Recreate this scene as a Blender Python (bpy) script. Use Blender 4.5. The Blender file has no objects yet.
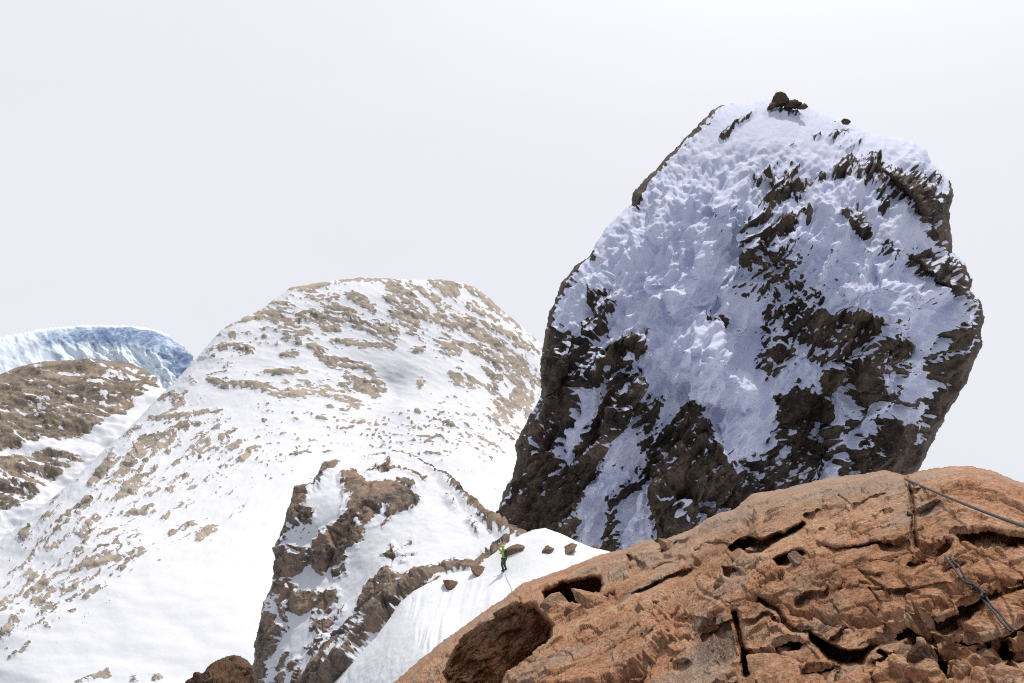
import bpy, bmesh, math
import numpy as np
from mathutils import Vector, Matrix

# ------------------------------------------------------------------ viewpoint
F, CX, CY = 796.0, 512.0, 341.5
PITCH = math.radians(5.0)
SP, CP = math.sin(PITCH), math.cos(PITCH)
SUN_EL, SUN_AZ = math.radians(59), math.radians(26)      # azimuth from +Y towards +X
SUN = np.array([math.sin(SUN_AZ)*math.cos(SUN_EL), math.cos(SUN_AZ)*math.cos(SUN_EL), math.sin(SUN_EL)])

def ray(u, v):
    x = (np.asarray(u, float)-CX)/F
    t = (CY-np.asarray(v, float))/F
    return np.stack([x, CP+t*SP, -SP+t*CP], -1)

def at(u, v, d):
    return ray(u, v)*np.asarray(d, float)[..., None]

def pt(u, v, d):
    return Vector(tuple(ray(u, v)*d))

C = bpy.context.scene.collection

# ------------------------------------------------------------------ noise
_rng = np.random.RandomState(7)
_perm = np.concatenate([_rng.permutation(4096)]*2).astype(np.int32)
_g = _rng.normal(size=(4096, 3)).astype(np.float32)
_g /= np.linalg.norm(_g, axis=1, keepdims=True)

def _hash(ix, iy, iz):
    return _perm[(_perm[(_perm[ix & 4095]+iy) & 4095]+iz) & 4095]

def perlin(p):
    p = np.asarray(p, np.float32)
    sh = p.shape[:-1]
    p = p.reshape(-1, 3)
    i = np.floor(p).astype(np.int32)
    f = p-i
    w = f*f*f*(f*(f*6-15)+10)
    out = np.zeros(len(p), np.float32)
    for dx in (0, 1):
        wx = w[:, 0] if dx else 1-w[:, 0]
        for dy in (0, 1):
            wy = wx*(w[:, 1] if dy else 1-w[:, 1])
            for dz in (0, 1):
                wz = wy*(w[:, 2] if dz else 1-w[:, 2])
                g = _g[_hash(i[:, 0]+dx, i[:, 1]+dy, i[:, 2]+dz)]
                out += wz*(g[:, 0]*(f[:, 0]-dx)+g[:, 1]*(f[:, 1]-dy)+g[:, 2]*(f[:, 2]-dz))
    return (out*1.5).reshape(sh)

def fbm(p, octv=4, gain=.5, lac=2.03, seed=0., ridge=False):
    p = np.asarray(p, np.float32)+np.float32(seed*17.31)
    a, s, tot = 1., 0., 0.
    for k in range(octv):
        n = perlin(p)
        if ridge:
            n = 1-2*np.abs(n)
        s = s+a*n
        tot += a
        a *= gain
        p = p*lac+np.float32(3.7)
    return s/tot

def worley(p, seed=0):
    """nearest-cell data: F1, F2, block height (random level + random tilt per cell)"""
    p = np.asarray(p, np.float32)
    sh = p.shape[:-1]
    p = p.reshape(-1, 3)+np.float32(seed*11.7)
    i = np.floor(p).astype(np.int32)
    f1 = np.full(len(p), 9., np.float32)
    f2 = f1.copy()
    h = np.zeros(len(p), np.float32)
    for dx in (-1, 0, 1):
        for dy in (-1, 0, 1):
            for dz in (-1, 0, 1):
                hs = _hash(i[:, 0]+dx, i[:, 1]+dy, i[:, 2]+dz)
                c = i+np.array([dx, dy, dz], np.int32)+.5+.42*_g[hs]
                d = p-c
                r = np.einsum('ij,ij->i', d, d)
                g = _g[(hs*7+13) & 4095]
                lev = g[:, 0]*.9+np.einsum('ij,ij->i', d, _g[(hs*3+101) & 4095])*1.1
                m = r < f1
                f2 = np.where(m, f1, np.minimum(f2, r))
                h = np.where(m, lev, h)
                f1 = np.where(m, r, f1)
    return np.sqrt(f1).reshape(sh), np.sqrt(f2).reshape(sh), h.reshape(sh)

def n2(u, v, sx, sy=None, ang=0., octv=3, seed=0., ridge=False):
    """anisotropic noise over a survey plane; sx = feature length along ang (deg), sy across"""
    sy = sy or sx
    a = math.radians(ang)
    x = (u*math.cos(a)+v*math.sin(a))/sx
    y = (-u*math.sin(a)+v*math.cos(a))/sy
    return fbm(np.stack([x, y, np.full_like(x, seed*3.3+.5)], -1), octv, seed=seed, ridge=ridge)

def sm(x, a, b):
    t = np.clip((x-a)/(b-a), 0, 1)
    return t*t*(3-2*t)

# ------------------------------------------------------------------ planar geometry
def seg_dist(U, V, a, b):
    ax, ay = a
    bx, by = b
    dx, dy = bx-ax, by-ay
    L2 = dx*dx+dy*dy+1e-9
    t = np.clip(((U-ax)*dx+(V-ay)*dy)/L2, 0, 1)
    ex, ey = U-(ax+t*dx), V-(ay+t*dy)
    return np.hypot(ex, ey), t, (dx*(V-ay)-dy*(U-ax))/math.sqrt(L2)

def sdf(poly, U, V):
    n = len(poly)
    d = np.full(U.shape, 1e9)
    ins = np.zeros(U.shape, bool)
    for k in range(n):
        a, b = poly[k], poly[(k+1) % n]
        d = np.minimum(d, seg_dist(U, V, a, b)[0])
        if a[1] != b[1]:
            c = (a[1] > V) != (b[1] > V)
            ins ^= c & (U < (b[0]-a[0])*(V-a[1])/(b[1]-a[1])+a[0])
    return np.where(ins, d, -d)

def box_of(pts, m):
    p = np.array([q[:2] for q in pts], float)
    return p[:, 0].min()-m, p[:, 0].max()+m, p[:, 1].min()-m, p[:, 1].max()+m

def local(U, V, pts, m):
    x0, x1, y0, y1 = box_of(pts, m)
    return (U > x0) & (U < x1) & (V > y0) & (V < y1)

def f_poly(R, U, V, poly, cap=6., rock=True, m=14):
    k = local(U, V, poly, m)
    if not k.any():
        return
    s = np.minimum(sdf(poly, U[k], V[k]), cap)
    R[k] = np.maximum(R[k], s) if rock else np.minimum(R[k], -s)

def f_line(R, U, V, pts, cap=6., rock=True, m=16):
    """pts: (x, y, halfwidth)"""
    k = local(U, V, pts, m)
    if not k.any():
        return
    u, v = U[k], V[k]
    s = np.full(u.shape, -1e9)
    if len(pts) == 1:
        s = pts[0][2]-np.hypot(u-pts[0][0], v-pts[0][1])
    for a, b in zip(pts[:-1], pts[1:]):
        d, t, _ = seg_dist(u, v, a[:2], b[:2])
        s = np.maximum(s, a[2]+(b[2]-a[2])*t-d)
    s = np.minimum(s, cap)
    R[k] = np.maximum(R[k], s) if rock else np.minimum(R[k], -s)

def f_spot(R, U, V, x, y, rx, ry, ang=0., cap=6., rock=True):
    m = max(rx, ry)+14
    k = (abs(U-x) < m) & (abs(V-y) < m)
    if not k.any():
        return
    a = math.radians(ang)
    du, dv = U[k]-x, V[k]-y
    p = (du*math.cos(a)+dv*math.sin(a))/rx
    q = (-du*math.sin(a)+dv*math.cos(a))/ry
    s = np.minimum((1-np.hypot(p, q))*min(rx, ry), cap)
    R[k] = np.maximum(R[k], s) if rock else np.minimum(R[k], -s)

class TPS:
    def __init__(self, pts, lam=0.):
        p = np.array(pts, float)
        self.c = p[:, :2]/100.
        n = len(p)
        K = self.k(np.linalg.norm(self.c[:, None]-self.c[None], axis=2))+lam*np.eye(n)
        A = np.zeros((n+3, n+3))
        A[:n, :n] = K
        A[:n, n] = A[n, :n] = 1
        A[:n, n+1:] = self.c
        A[n+1:, :n] = self.c.T
        self.w = np.linalg.solve(A, np.concatenate([p[:, 2], [0, 0, 0]]))
    @staticmethod
    def k(r):
        return np.where(r > 1e-9, r*r*np.log(r+1e-12), 0)
    def __call__(self, U, V):
        u, v = U/100., V/100.
        s = self.w[-3]+self.w[-2]*u+self.w[-1]*v
        for (x, y), w in zip(self.c, self.w):
            s = s+w*self.k(np.hypot(u-x, v-y))
        return s

# ------------------------------------------------------------------ mesh output
def make_mesh(name, verts, quads, mat, attrs=None, smooth=True, tris=None):
    me = bpy.data.meshes.new(name)
    verts = np.asarray(verts, np.float32)
    nv, nq = len(verts), len(quads)
    nt = 0 if tris is None else len(tris)
    me.vertices.add(nv)
    me.vertices.foreach_set('co', verts.ravel())
    loops = np.asarray(quads, np.int32).ravel()
    starts = np.arange(nq, dtype=np.int32)*4
    if nt:
        loops = np.concatenate([loops, np.asarray(tris, np.int32).ravel()])
        starts = np.concatenate([starts, nq*4+np.arange(nt, dtype=np.int32)*3])
    me.loops.add(len(loops))
    me.loops.foreach_set('vertex_index', loops)
    me.polygons.add(nq+nt)
    me.polygons.foreach_set('loop_start', starts)
    me.polygons.foreach_set('use_smooth', np.full(nq+nt, smooth, bool))
    me.update(calc_edges=True)
    me.validate()
    for k, a in (attrs or {}).items():
        at_ = me.attributes.new(k, 'FLOAT', 'POINT')
        at_.data.foreach_set('value', np.asarray(a, np.float32))
    me.materials.append(mat)
    o = bpy.data.objects.new(name, me)
    C.objects.link(o)
    return o

def tag(o, label=None, cat=None, group=None, kind=None):
    if label: o['label'] = label
    if cat: o['category'] = cat
    if group: o['group'] = group
    if kind: o['kind'] = kind
    return o

def body(name, outline, step, depth, thick, thick_r, mat, edge=1.5, edge_s=14., surf=None, edge2=.5, soft=5., nsm=4, ledge=None, relax=0):
    """closed rock or snow mass: near side, far side and a common rim.
    depth(U,V,S) = distance of the near side; surf(U,V,S,P) -> (push along the normal, attributes)"""
    x0, x1, y0, y1 = box_of(outline, 2*step+2)
    U, V = np.meshgrid(np.arange(x0, x1, step), np.arange(y0, y1, step))
    S = sdf(outline, U, V)
    S = S+edge*n2(U, V, edge_s, octv=4, seed=hash_name(name))+edge2*n2(U, V, 3.5, octv=2, seed=hash_name(name)+1)
    ins = S > 0
    cell = ins[:-1, :-1] | ins[1:, :-1] | ins[:-1, 1:] | ins[1:, 1:]
    used = np.zeros(U.shape, bool)
    for a in (slice(None, -1), slice(1, None)):
        for b in (slice(None, -1), slice(1, None)):
            used[a, b] |= cell
    rim = used & ~ins
    gv, gu = np.gradient(S, step)
    g2 = gu*gu+gv*gv+1e-6
    mv = np.clip(-S/g2, 0, 2*step)
    U2 = np.where(rim, U+gu*mv, U)
    V2 = np.where(rim, V+gv*mv, V)
    S2 = np.maximum(S, 0)
    D = depth(U2, V2, S2)
    P = at(U2, V2, D)
    push, attrs = surf(U2, V2, S2, P)
    du = np.gradient(P, axis=1)
    dv = np.gradient(P, axis=0)
    N = np.cross(du, dv)
    N /= np.linalg.norm(N, axis=-1, keepdims=True)+1e-12
    flip = np.sum(N*P, -1) > 0
    N[flip] *= -1
    for _ in range(nsm):                                      # smoothed direction of push
        for ax in (0, 1):
            N = (np.roll(N, 1, ax)+np.roll(N, -1, ax)+N)/3
    N /= np.linalg.norm(N, axis=-1, keepdims=True)+1e-12
    wgt = sm(S2, 0, soft)
    P = P+N*(push*wgt)[..., None]
    if relax:                                                 # even out faces that run away along the line of sight
        sp = np.linalg.norm(np.gradient(P, axis=0), axis=-1)+np.linalg.norm(np.gradient(P, axis=1), axis=-1)
        w_ = sm(sp/(D/F*step), 7, 18)*sm(S2, 1.5, 4)
        for ax in (0, 1):
            w_ = (np.roll(w_, 1, ax)+np.roll(w_, -1, ax)+w_)/3
        w_ = np.clip(1.6*w_, 0, 1)[..., None]
        for _ in range(relax):
            Q = (2*P+np.roll(P, 1, 0)+np.roll(P, -1, 0)+2*np.roll(P, 1, 1)+2*np.roll(P, -1, 1))/8
            P = P+(Q-P)*w_
    if ledge:                                                 # snow settles on ledges, steep bits stay bare
        M = np.cross(np.gradient(P, axis=1), np.gradient(P, axis=0))
        M /= np.linalg.norm(M, axis=-1, keepdims=True)+1e-12
        M[np.sum(M*P, -1) > 0] *= -1
        nz = M[..., 2]
        for ax in (0, 1):
            nz = (np.roll(nz, 1, ax)+np.roll(nz, -1, ax)+2*nz)/4
        k_, thr, lo, hi = ledge
        attrs['rock'] = np.clip((attrs.pop('R')+np.clip(k_*(thr-nz), lo, hi))/5, -1, 1)
    B = at(U2, V2, D+thick*np.sqrt(np.clip(1-(1-np.clip(S2/thick_r, 0, 1))**2, 0, 1))*(1+.25*n2(U, V, 60, seed=5)))
    fi = np.full(U.shape, -1, np.int64)
    fi[used] = np.arange(used.sum())
    nb = used & ~rim
    bi = fi.copy()
    bi[nb] = used.sum()+np.arange(nb.sum())
    def quads(ix):
        return np.stack([ix[:-1, :-1][cell], ix[1:, :-1][cell], ix[1:, 1:][cell], ix[:-1, 1:][cell]], -1)
    q = np.concatenate([quads(fi), quads(bi)[:, ::-1]])
    v = np.concatenate([P[used], B[nb]])
    at_ = {k_: np.concatenate([a[used], a[nb]]) for k_, a in attrs.items()}
    o = make_mesh(name, v, q, mat, at_)
    return o, (U, V, P, used)

def hash_name(n):
    return sum(ord(c) for c in n) % 37

# ------------------------------------------------------------------ materials
def nodes(name):
    m = bpy.data.materials.new(name)
    m.use_nodes = True
    t = m.node_tree
    t.nodes.clear()
    out = t.nodes.new('ShaderNodeOutputMaterial')
    b = t.nodes.new('ShaderNodeBsdfPrincipled')
    t.links.new(b.outputs[0], out.inputs[0])
    return m, t, b

def N(t, kind, **kw):
    n = t.nodes.new('ShaderNode'+kind)
    for k, v in kw.items():
        if k in n.inputs.keys():
            n.inputs[k].default_value = v
        else:
            setattr(n, k, v)
    return n

def noise(t, co, scale, detail=4., rough=.55, dist=0.):
    n = N(t, 'TexNoise', Scale=scale, Detail=detail, Roughness=rough, Distortion=dist)
    t.links.new(co, n.inputs['Vector'])
    return n.outputs['Fac']

def math_(t, op, a, b=None, c=None, clamp=False):
    n = t.nodes.new('ShaderNodeMath')
    n.operation = op
    n.use_clamp = clamp
    for i, x in enumerate((a, b, c)):
        if x is None: continue
        if isinstance(x, (int, float)): n.inputs[i].default_value = x
        else: t.links.new(x, n.inputs[i])
    return n.outputs[0]

def ramp(t, fac, stops):
    r = t.nodes.new('ShaderNodeValToRGB')
    e = r.color_ramp.elements
    while len(e) < len(stops): e.new(.5)
    for el, (p, c) in zip(e, stops):
        el.position = p
        el.color = (*c, 1) if len(c) == 3 else c
    t.links.new(fac, r.inputs[0])
    return r.outputs[0]

def mix(t, fac, a, b, mode='MIX'):
    n = t.nodes.new('ShaderNodeMix')
    n.data_type = 'RGBA'
    n.blend_type = mode
    for i, x in ((0, fac), (6, a), (7, b)):
        if isinstance(x, (int, float)): n.inputs[i].default_value = x
        elif isinstance(x, tuple): n.inputs[i].default_value = (*x, 1)
        else: t.links.new(x, n.inputs[i])
    return n.outputs[2]

def attr(t, name):
    n = t.nodes.new('ShaderNodeAttribute')
    n.attribute_name = name
    return n.outputs['Fac']

SNOW = (.75, .76, .80)

def rock_snow(name, cols, scale, snow=SNOW, edge=.10, bump_d=.06, jit=.35, fine=9., snow_bump=.25, stretch=(1, 1, 1), rot=(0, 0, 0)):
    """rock showing through snow: where comes from the mesh attribute 'rock' (metre-free field)"""
    m, t, b = nodes(name)
    co = N(t, 'TexCoord').outputs['Object']
    mp = N(t, 'Mapping')
    mp.inputs['Scale'].default_value = stretch
    mp.inputs['Rotation'].default_value = rot
    t.links.new(co, mp.inputs['Vector'])
    cs = mp.outputs[0]
    big = noise(t, cs, scale, 5, .6, .4)
    mid = noise(t, cs, scale*5, 5, .6)
    sml = noise(t, cs, scale*fine*2.2, 4, .6)
    k = math_(t, 'ADD', math_(t, 'MULTIPLY', big, .55), math_(t, 'ADD', math_(t, 'MULTIPLY', mid, .3), math_(t, 'MULTIPLY', sml, .3)))
    k = math_(t, 'ADD', math_(t, 'MULTIPLY', math_(t, 'SUBTRACT', k, .575), 2.3), .52)
    col = ramp(t, k, cols)
    r = math_(t, 'ADD', attr(t, 'rock'), math_(t, 'MULTIPLY', math_(t, 'SUBTRACT', noise(t, cs, scale*fine*1.5, 5, .65), .5), jit))
    mr = N(t, 'MapRange')
    mr.inputs['From Min'].default_value = -edge
    mr.inputs['From Max'].default_value = edge
    t.links.new(r, mr.inputs['Value'])
    fac = mr.outputs[0]
    sn = mix(t, noise(t, co, scale*3, 4, .6), snow, tuple(c*.93 for c in snow))
    t.links.new(mix(t, fac, sn, col), b.inputs['Base Color'])
    b.inputs['Roughness'].default_value = .8
    b.inputs['Specular IOR Level'].default_value = .25
    h = math_(t, 'MULTIPLY', math_(t, 'ADD', math_(t, 'MULTIPLY', mid, .6), math_(t, 'MULTIPLY', sml, .9)),
              math_(t, 'ADD', math_(t, 'MULTIPLY', fac, 1-snow_bump), snow_bump))
    bp = N(t, 'Bump', Strength=.8, Distance=bump_d)
    t.links.new(h, bp.inputs['Height'])
    t.links.new(bp.outputs[0], b.inputs['Normal'])
    return m

def plain(name, col, rough=.6, metallic=0., vary=.12, scale=40.):
    m, t, b = nodes(name)
    co = N(t, 'TexCoord').outputs['Object']
    n = noise(t, co, scale, 3)
    t.links.new(mix(t, n, tuple(c*(1-vary) for c in col), tuple(min(1, c*(1+vary)) for c in col)), b.inputs['Base Color'])
    b.inputs['Roughness'].default_value = rough
    b.inputs['Metallic'].default_value = metallic
    return m
# ------------------------------------------------------------------ materials in use
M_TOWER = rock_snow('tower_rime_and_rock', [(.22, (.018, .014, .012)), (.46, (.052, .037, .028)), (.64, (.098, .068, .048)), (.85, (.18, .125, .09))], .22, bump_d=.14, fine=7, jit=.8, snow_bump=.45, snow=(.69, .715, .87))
M_CRAG = rock_snow('crag_rock_and_snow', [(.30, (.075, .060, .050)), (.47, (.17, .13, .10)), (.60, (.26, .19, .145)), (.75, (.33, .21, .14))], .35, bump_d=.07, fine=7, jit=.35)
M_DOME = rock_snow('dome_rock_and_snow', [(.18, (.15, .125, .105)), (.42, (.31, .26, .21)), (.60, (.40, .34, .28)), (.80, (.48, .38, .29))], .055, bump_d=.35, fine=7, jit=.4, snow_bump=.05)
M_KNOLL = rock_snow('knoll_rock_and_snow', [(.25, (.085, .07, .058)), (.47, (.19, .15, .115)), (.60, (.27, .215, .165)), (.80, (.36, .27, .19))], .03, bump_d=.8, fine=7, jit=.4, snow_bump=.1)
M_ICE = rock_snow('shaded_blue_ice_and_snow', [(.30, (.12, .19, .35)), (.47, (.19, .27, .44)), (.60, (.31, .40, .55)), (.75, (.50, .58, .71))], .012, bump_d=1.5, fine=6, jit=.5, edge=.5, snow=(.80, .88, .95))  # blues carry the ice tint and the cliff's shade painted in
M_SNOW = rock_snow('ridge_snow', [(.3, (.2, .15, .12)), (.7, (.3, .22, .17))], .3, bump_d=.04, fine=8, snow_bump=.5, snow=(.80, .81, .84))

def granite(name, tint=(1, 1, 1), scale=1.):
    """weathered orange-brown granite: mineral grain, grey and ochre lichen, rust and a wet patch"""
    m, t, b = nodes(name)
    co = N(t, 'TexCoord').outputs['Object']
    big = noise(t, co, 1.1*scale, 5, .6, .5)
    mid = noise(t, co, 7*scale, 6, .65)
    gr = noise(t, co, 70*scale, 4, .7)
    k = math_(t, 'ADD', math_(t, 'MULTIPLY', big, .45), math_(t, 'ADD', math_(t, 'MULTIPLY', mid, .4), math_(t, 'MULTIPLY', noise(t, co, 26*scale, 5, .7), .35)))
    k = math_(t, 'ADD', math_(t, 'MULTIPLY', math_(t, 'SUBTRACT', k, .60), 1.7), .53)
    col = ramp(t, k, [(.22, (.17, .085, .048)), (.40, (.36, .175, .088)), (.52, (.47, .25, .145)), (.63, (.51, .325, .21)), (.80, (.58, .40, .28))])
    lich = math_(t, 'MULTIPLY', math_(t, 'SUBTRACT', noise(t, co, 2.3*scale, 6, .7, .8), .53), 6, clamp=True)
    col = mix(t, math_(t, 'MULTIPLY', lich, .6), col, (.34, .285, .225))
    och = math_(t, 'MULTIPLY', math_(t, 'SUBTRACT', noise(t, co, 3.7*scale, 5, .65, 1.2), .60), 7, clamp=True)
    col = mix(t, math_(t, 'MULTIPLY', och, .55), col, (.40, .235, .07))
    grey = attr(t, 'grey')
    col = mix(t, math_(t, 'MULTIPLY', grey, .75), col, mix(t, mid, (.22, .18, .15), (.42, .37, .32)))
    vo = N(t, 'TexVoronoi', Scale=95.*scale)
    t.links.new(co, vo.inputs['Vector'])
    sp = ramp(t, gr, [(.32, (.30, .27, .26)), (.44, (.8, .78, .76)), (.55, (1, 1, 1)), (.66, (1.3, 1.27, 1.22))])
    col = mix(t, .85, col, sp, 'MULTIPLY')
    sp2 = ramp(t, vo.outputs['Color'], [(.15, (.55, .5, .48)), (.35, (1, 1, 1)), (.8, (1, 1, 1)), (.95, (1.3, 1.25, 1.2))])
    col = mix(t, .7, col, sp2, 'MULTIPLY')
    col = mix(t, 1., col, tint, 'MULTIPLY')
    wet = attr(t, 'wet')
    col = mix(t, math_(t, 'MULTIPLY', wet, .65), col, (.10, .045, .02))
    t.links.new(col, b.inputs['Base Color'])
    t.links.new(math_(t, 'SUBTRACT', .88, math_(t, 'MULTIPLY', wet, .72)), b.inputs['Roughness'])
    b.inputs['Specular IOR Level'].default_value = .35
    h = math_(t, 'ADD', math_(t, 'MULTIPLY', mid, 1.2), math_(t, 'ADD', math_(t, 'MULTIPLY', gr, .28), math_(t, 'MULTIPLY', noise(t, co, 22*scale, 6, .7), 1.)))
    bp = N(t, 'Bump', Strength=.9, Distance=.022/scale)
    t.links.new(h, bp.inputs['Height'])
    t.links.new(bp.outputs[0], b.inputs['Normal'])
    return m

M_GRANITE = granite('orange_granite', (1., .96, .91))
M_GRANITE_GREY = granite('grey_granite', (.62, .66, .70), 1.3)
M_GRANITE_DARK = granite('brown_granite', (.27, .26, .24), .35)
M_BOULDER = granite('pale_brown_granite', (.50, .58, .64), .3)
M_BOULDER_DARK = granite('dark_grey_granite', (.32, .35, .38), .2)

# ------------------------------------------------------------------ glacier
d_gl = TPS([(-160, 350, 1500), (80, 325, 1500), (170, 335, 1420), (200, 375, 1380), (80, 350, 1430), (160, 355, 1370), (-160, 420, 1300), (80, 390, 1330), (230, 430, 1300), (0, 345, 1440)])
def s_gl(U, V, S, P):
    fl = n2(U+14*n2(U, V, 30, seed=3), V, 34, 11, 50, 4, 2.)+.7*n2(U, V, 60, 8, 20, 3, 4.)
    scal = n2(U, V, 9, 7, 60, 3, 6., ridge=True)
    cliff = sm(V-sm(U, -50, 200)*16, 328, 342)
    push = 24*fl*(.15+.85*cliff*sm(U, 20, 110))+7*scal*cliff*sm(U, 40, 120)
    band = V-np.interp(U, [-160, 0, 40, 80, 125, 155, 170, 185, 210], [356, 338, 329, 325, 325, 329, 336, 346, 380])
    R = 7*n2(U, V, 30, 7, 55, 4, 8.)+5*n2(U, V, 9, 3.5, 65, 3, 9.)-3.6+8.5*sm(U, 0, 100)*sm(22+10*n2(U, V, 12, 40, 0, 2, 4.)+14*sm(U, 130, 180)-band, -4, 8)*sm(band, .5, 4)+2*sm(U, 140, 190)  # dark blue band under the crest: cliff shadow put into the ice colour
    return push, {'rock': np.clip(R/6, -1, 1)}
o, _ = body('glacier', [(-160, 356), (-60, 346), (0, 337), (40, 329), (80, 325), (125, 325), (155, 329), (169, 335), (175, 343), (183, 345), (188, 353), (196, 362), (205, 374), (235, 430), (-160, 440)],
            .9, lambda U, V, S: d_gl(U, V)+60*(1-np.sqrt(1-(1-np.clip(S/14, 0, 1))**2)), 500, 60, M_ICE, edge=1.6, edge_s=16, surf=s_gl, edge2=1.6)
tag(o, 'blue shadowed glacier ice cliff rising behind the brown rock knoll', 'glacier', kind='structure')

# ------------------------------------------------------------------ knoll
d_kn = TPS([(-160, 372, 700), (0, 375, 660), (90, 359, 680), (155, 376, 640), (190, 395, 600), (40, 400, 590), (110, 400, 570), (0, 440, 510), (100, 430, 510), (180, 440, 500), (0, 480, 440), (90, 480, 440), (-160, 480, 440), (0, 540, 370), (150, 540, 370), (-160, 560, 360)])
KN1 = [(-180, 372), (0, 370), (40, 355), (90, 350), (130, 355), (160, 370), (158, 384), (140, 396), (120, 412), (98, 426), (80, 434), (40, 440), (0, 448), (-180, 455)]
KN2 = [(-60, 455), (0, 455), (20, 451), (60, 455), (88, 459), (66, 470), (44, 480), (30, 500), (0, 512), (-60, 520)]
def s_kn(U, V, S, P):
    Uw, Vw = U+4*n2(U, V, 20, seed=1), V+3*n2(U, V, 20, seed=2)
    R = np.full(U.shape, -7.)
    f_poly(R, Uw, Vw, KN1, 2.6)
    f_poly(R, Uw, Vw, KN2, 1.2)
    st = n2(U, V, 26, 4.5, 14, 4, 3.)
    R = R+9*st+5*n2(U, V, 5, 2.2, 12, 3, 5.)-2.5*np.exp(-((U-110)/40)**2-((V-372)/7)**2)
    rk = np.clip(R/6, -1, 1)
    w1, w2, h = worley(np.stack([U/22, V/7+U/60, U*0], -1), 3)
    push = 9*n2(U, V, 60, 18, 10, 4, 7.)+sm(rk, -.5, .5)*(.9*h+2.*st+1.5*n2(U, V, 8, 2.5, 12, 3, 9.))
    return push, {'rock': rk}
o, _ = body('rocky_hill', [(-160, 371), (0, 374), (22, 366), (45, 361), (90, 359), (130, 363), (150, 371), (160, 379), (163, 388), (190, 396), (260, 410), (260, 570), (-160, 640)],
            1.0, lambda U, V, S: d_kn(U, V)+40*(1-np.sqrt(1-(1-np.clip(S/16, 0, 1))**2)), 260, 60, M_KNOLL, edge=1.6, edge_s=18, surf=s_kn)
tag(o, 'low brown rocky hill streaked with snow below the blue glacier', 'hill', kind='structure')

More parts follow.
